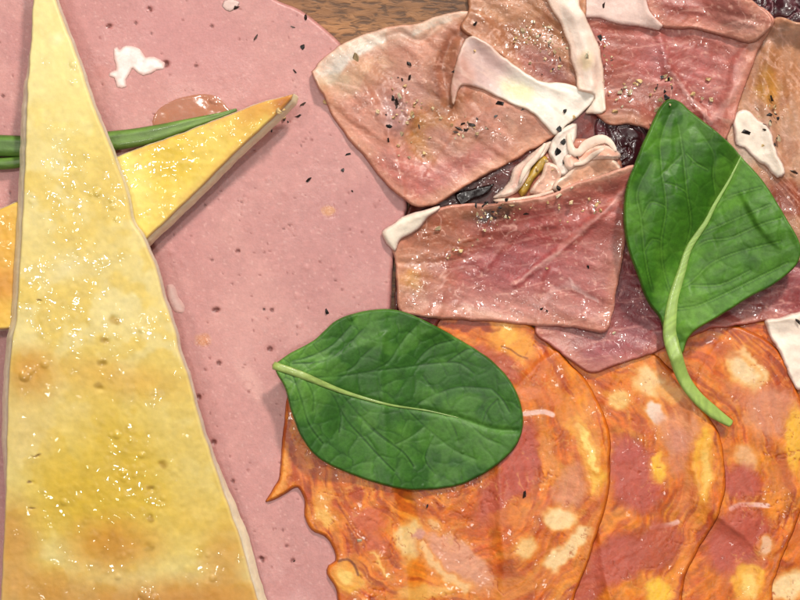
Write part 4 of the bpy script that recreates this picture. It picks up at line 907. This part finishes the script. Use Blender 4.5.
# ================================================================== cracked pepper
def shard(name, mat, col, seed, sx, sy, sz):
    import bmesh
    r = random.Random(seed); bm = bmesh.new()
    for i in range(10):
        v = np.array([r.gauss(0, 1), r.gauss(0, 1), r.gauss(0, 1)]); v /= np.linalg.norm(v); v *= r.uniform(.75, 1.1)
        bm.verts.new((max(-.8, min(.8, v[0])) * sx, v[1] * sy, (max(-.5, min(.75, v[2])) + .5) * sz))
    g = bmesh.ops.convex_hull(bm, input=bm.verts)
    bmesh.ops.delete(bm, geom=[v for v in bm.verts if not v.link_faces], context='VERTS')
    bmesh.ops.subdivide_edges(bm, edges=bm.edges, cuts=1, use_grid_fill=True)
    for v in bm.verts: v.co *= 1 + r.uniform(-.09, .09)
    me = bpy.data.meshes.new(name); bm.to_mesh(me); bm.free()
    for v in me.vertices: v.co *= PX
    a = me.color_attributes.new('Col', 'FLOAT_COLOR', 'POINT'); n = len(me.vertices); c = np.ones((n, 4), np.float32)
    for i in range(n):
        q = r.uniform(.7, 1.25); c[i, :3] = lin(np.array(col) * q)
    a.data.foreach_set('color', c.ravel()); w = me.attributes.new('Wet', 'FLOAT', 'POINT'); w.data.foreach_set('value', np.full(n, .4, np.float32))
    me.materials.append(mat); return me
BM = [shard('pepper_flake', M['pepper'], [(26, 18, 16), (40, 26, 20), (18, 13, 12), (62, 42, 30), (30, 20, 18), (22, 15, 14)][i], 10 + i, *s) for i, s in enumerate([(1.1, .75, .45), (1.35, .62, .45), (1, .9, .5), (1.45, .5, .4), (1, .7, .6), (1.15, .8, .35)])]
TM = [shard('pepper_grain', M['crumb'], c, 30 + i, *s) for i, (c, s) in enumerate([((206, 180, 138), (1, .8, .7)), ((190, 156, 110), (1, .6, .6)), ((220, 204, 172), (.9, .8, .7)), ((150, 128, 96), (1.1, .8, .6)), ((196, 168, 120), (.85, .85, .8))])]
BLACK = {
 'mortadella': ('black pepper flake on the bare pink slice', [(305,18,3.6),(293,27,2.4),(303,47,3.2),(295,71,3.0),(303,104,3.0),(298,116,3.2),(348,155,3.6),(343,170,2.8),(309,179,4.0),(352,191,2),(256,37,3.6),(236,8,4.0),(327,312,4.2),(268,129,1.8),(284,120,1.8),(272,131,1.6),(294,561,1.6),(288,122,1.6),(264,309,1.2)]),
 'A': ('black pepper flake on the peach coloured ham slice left of the fat strip', [(409,64,4.2),(409,78,3.6),(389,126,4.0),(389,140,3.4),(396,103,4.6),(393,99,3),(454,71,3.2),(500,104,4.8),(496,115,3.6),(471,124,4.2),(459,129,3.6),(456,132,3),(466,130,3),(419,126,2.6),(424,34,2.6),(463,124,2.6),(402,80,2.2)]),
 'B': ('black pepper flake on the white fat strip', [(523,108,3.2),(565,111,3.0),(470,82,2.2)]),
 'curl': ('black pepper flake among the crumpled ham scraps', [(559,129,3.8),(564,142,4.2),(557,152,5.0),(565,162,4.0),(558,189,4.2),(577,157,2.6)]),
 'D': ('black pepper flake on the brownish ham slice at the top', [(558,16,3.8),(476,24,3.0),(549,45,2.4),(540,35,2.2),(560,58,2.6),(553,70,2.2)]),
 'C': ('black pepper flake on the rosy ham behind the tall leaf', [(600,37,4.0),(667,98,4.0),(656,88,2.4),(622,90,2.0),(612,60,1.8),(662,77,2.6),(669,79,2.6),(604,5,3)]),
 'G': ('black pepper flake on the ham at the right edge', [(772,98,4.2),(769,115,4.0),(746,133,4.6),(767,131,4.2),(773,150,4.6),(794,172,4.0),(770,138,3.6),(765,126,3.2),(778,118,2.2)]),
 'E': ('black pepper flake on the pinkish red centre ham slice', [(526,214,3.2),(589,267,2.8),(542,309,2.2),(547,311,1.6),(500,207,3),(493,212,2.6),(486,203,2.6),(507,200,2.6)]),
 'F': ('black pepper flake on the white fat scrap at the right edge', [(798,322,4.0)]),
 'S': ('black pepper flake on the front salami slice', [(524,495,4.0),(427,506,2.4)]),
}
TAN = {
 'A': ('pale crushed peppercorn grain on the peach coloured ham slice', [(355,57,5.2),(325,102,3.8),(377,111,4.4),(412,114,4.2),(433,109,3.6),(478,132,4.2),(424,153,3.0),(401,96,4.2),(405,86,3),(408,122,3),(394,118,3),(440,118,2.6),(452,125,3),(470,84,4.2),(463,136,2.6),(430,138,2.4),(398,145,2.6),(402,134,3),(415,104,2.8)]),
 'D': ('pale crushed peppercorn grain on the brownish ham slice at the top', [(475,51,2.8),(522,30,4.0),(549,28,4.0),(538,36,3),(550,42,3.2),(555,52,3),(516,38,2.6),(562,30,2.8),(545,60,3),(560,66,3),(534,22,2.6),(527,42,2.4)]),
 'B': ('pale crushed peppercorn grain on a white fat ribbon', [(588,55,4.2),(574,117,3)]),
 'C': ('pale crushed peppercorn grain on the rosy ham behind the tall leaf', [(629,92,4.6),(620,93,3.6),(639,81,4.4),(616,112,4.4),(693,94,4.2),(711,99,4.6),(658,110,4.0),(708,79,4.2),(665,75,4),(661,99,3.6),(634,83,2.8),(625,87,2.6),(702,98,2.4),(606,60,2.6),(672,80,3),(650,95,2.6)]),
 'E': ('pale crushed peppercorn grain on the pinkish red centre ham slice', [(571,202,4.4),(597,204,4.2),(559,197,4.4),(590,199,2.8),(600,211,2.8),(596,213,2.6),(548,202,2.8),(438,229,4),(461,251,3.6),(490,218,3),(484,230,2.8),(614,333,2.6),(547,268,2.6),(459,240,2.6),(512,205,3),(505,216,2.6),(477,214,2.4)]),
 'G': ('pale crushed peppercorn grain on the ham at the right edge', [(762,103,4.6),(775,106,3.4),(778,139,3.8),(762,146,3.4),(771,124,3)]),
 'S': ('pale crushed peppercorn grain on the front salami slice', [(360,539,4.0)]),
 'M': ('greenish brown crumb beside the browned tip of the smaller cheese wedge', [(279,112,4.4),(283,117,4.4),(277,119,3),(284,110,2.6)]),
 'U': ('pale crushed peppercorn grain among the crumpled ham scraps', [(547,160,2.8),(553,170,2.6),(572,188,2.2),(537,170,2.4)]),
}
pr = random.Random(5)
def more(D, key, spots, r0, r1):
    for cx, cy, rx, ry, n in spots:
        for _ in range(n): D[key][1].append((cx + pr.gauss(0, 1) * rx, cy + pr.gauss(0, 1) * ry, pr.uniform(r0, r1)))
more(TAN, 'A', [(403,112,9,20,16),(465,128,14,6,8)], 1.1, 2.4); more(TAN, 'D', [(522,34,10,8,12),(552,50,6,12,12)], 1.1, 2.4); more(TAN, 'C', [(630,92,12,6,8),(664,88,6,10,6),(612,70,6,20,5)], 1.1, 2.4)
more(TAN, 'E', [(495,212,14,6,16),(570,205,14,6,8),(455,245,14,8,5)], 1.1, 2.3); more(TAN, 'G', [(768,120,8,14,10)], 1.1, 2.4)
more(BLACK, 'A', [(395,112,7,16,5),(468,127,12,5,4)], 1.0, 2.2); more(BLACK, 'D', [(548,44,10,14,6)], 1.0, 2.2); more(BLACK, 'E', [(497,210,14,6,9)], 1.2, 2.8); more(BLACK, 'G', [(770,125,7,14,6)], 1.2, 2.6); more(BLACK, 'C', [(660,90,8,8,3)], 1.0, 2.2)
def put(meshes, name, spots, label, cat, group):
    for (x, y, r) in spots:
        o = bpy.data.objects.new(name, pr.choice(meshes)); COL.objects.link(o)
        z = hz(x, y, 40); wx, wy = para(np.array([float(x)]), np.array([float(y)]), z)
        p = world(wx[0], wy[0], z - .12 * r); o.location = p
        s = r * pr.uniform(.95, 1.15); o.scale = (s, s * pr.uniform(.8, 1.05), s * pr.uniform(.7, 1)); o.rotation_euler = (pr.uniform(-.4, .4), pr.uniform(-.4, .4), pr.uniform(0, 6.28))
        tag(o, label, cat, group)
for k, (lb, sp_) in BLACK.items(): put(BM, 'pepper_flake', sp_, lb, 'pepper', lb.replace('black pepper flake', 'black pepper flakes'))
for k, (lb, sp_) in TAN.items(): put(TM, 'pepper_grain', sp_, lb, 'pepper' if k != 'M' else 'crumb', lb.replace('grain', 'grains').replace('crumb', 'crumbs', 1) if k != 'M' else 'greenish crumbs by the cheese tip')

# ================================================================== lamps, camera, world
w = bpy.data.worlds.new('World'); scene.world = w; w.use_nodes = True
w.node_tree.nodes['Background'].inputs['Color'].default_value = (1.0, .95, .90, 1); w.node_tree.nodes['Background'].inputs['Strength'].default_value = .17
def lamp(name, az, el, dist, size, power, col, size_y=None):
    l = bpy.data.lights.new(name, 'AREA'); l.shape = 'DISK' if size_y is None else 'RECTANGLE'; l.size = size
    if size_y: l.size_y = size_y
    l.energy = power; l.color = col
    o = bpy.data.objects.new(name, l); COL.objects.link(o)
    a, e = math.radians(az), math.radians(el)
    d = np.array([math.cos(e) * math.cos(a), math.cos(e) * math.sin(a), math.sin(e)])
    o.location = d * dist
    from mathutils import Vector
    o.rotation_euler = Vector(-d).to_track_quat('-Z', 'Y').to_euler()
    return o
lamp('disk_lamp', 70, 39, 1.2, .11, 12.4, (1, .94, .85))
lamp('disk_lamp', 96, 73, 1.3, .13, 2.9, (1, .95, .88))  # overhead lamp added for glints on the wet film
lamp('disk_lamp', 262, 80, 1.3, .13, 2.4, (1, .95, .88))  # lamp added to bring glints to the lower part of the layout
lamp('disk_lamp', 150, 62, 1.4, .16, 2.8, (1, .94, .86))
lamp('soft_fill_light', 60, 60, 1.5, .9, 2.2, (1, .98, .96))  # large soft fill added for glossy sheen, no real window
cam = bpy.data.cameras.new('camera'); co = bpy.data.objects.new('camera', cam); COL.objects.link(co)
cam.sensor_width = 36; cam.lens = 36 * HC / 800; cam.clip_start = .01; cam.clip_end = 20
co.location = (0, 0, HC * PX); scene.camera = co
scene.view_settings.view_transform = 'Standard'; scene.view_settings.look = 'None'; scene.view_settings.gamma = 1; scene.view_settings.exposure = 0
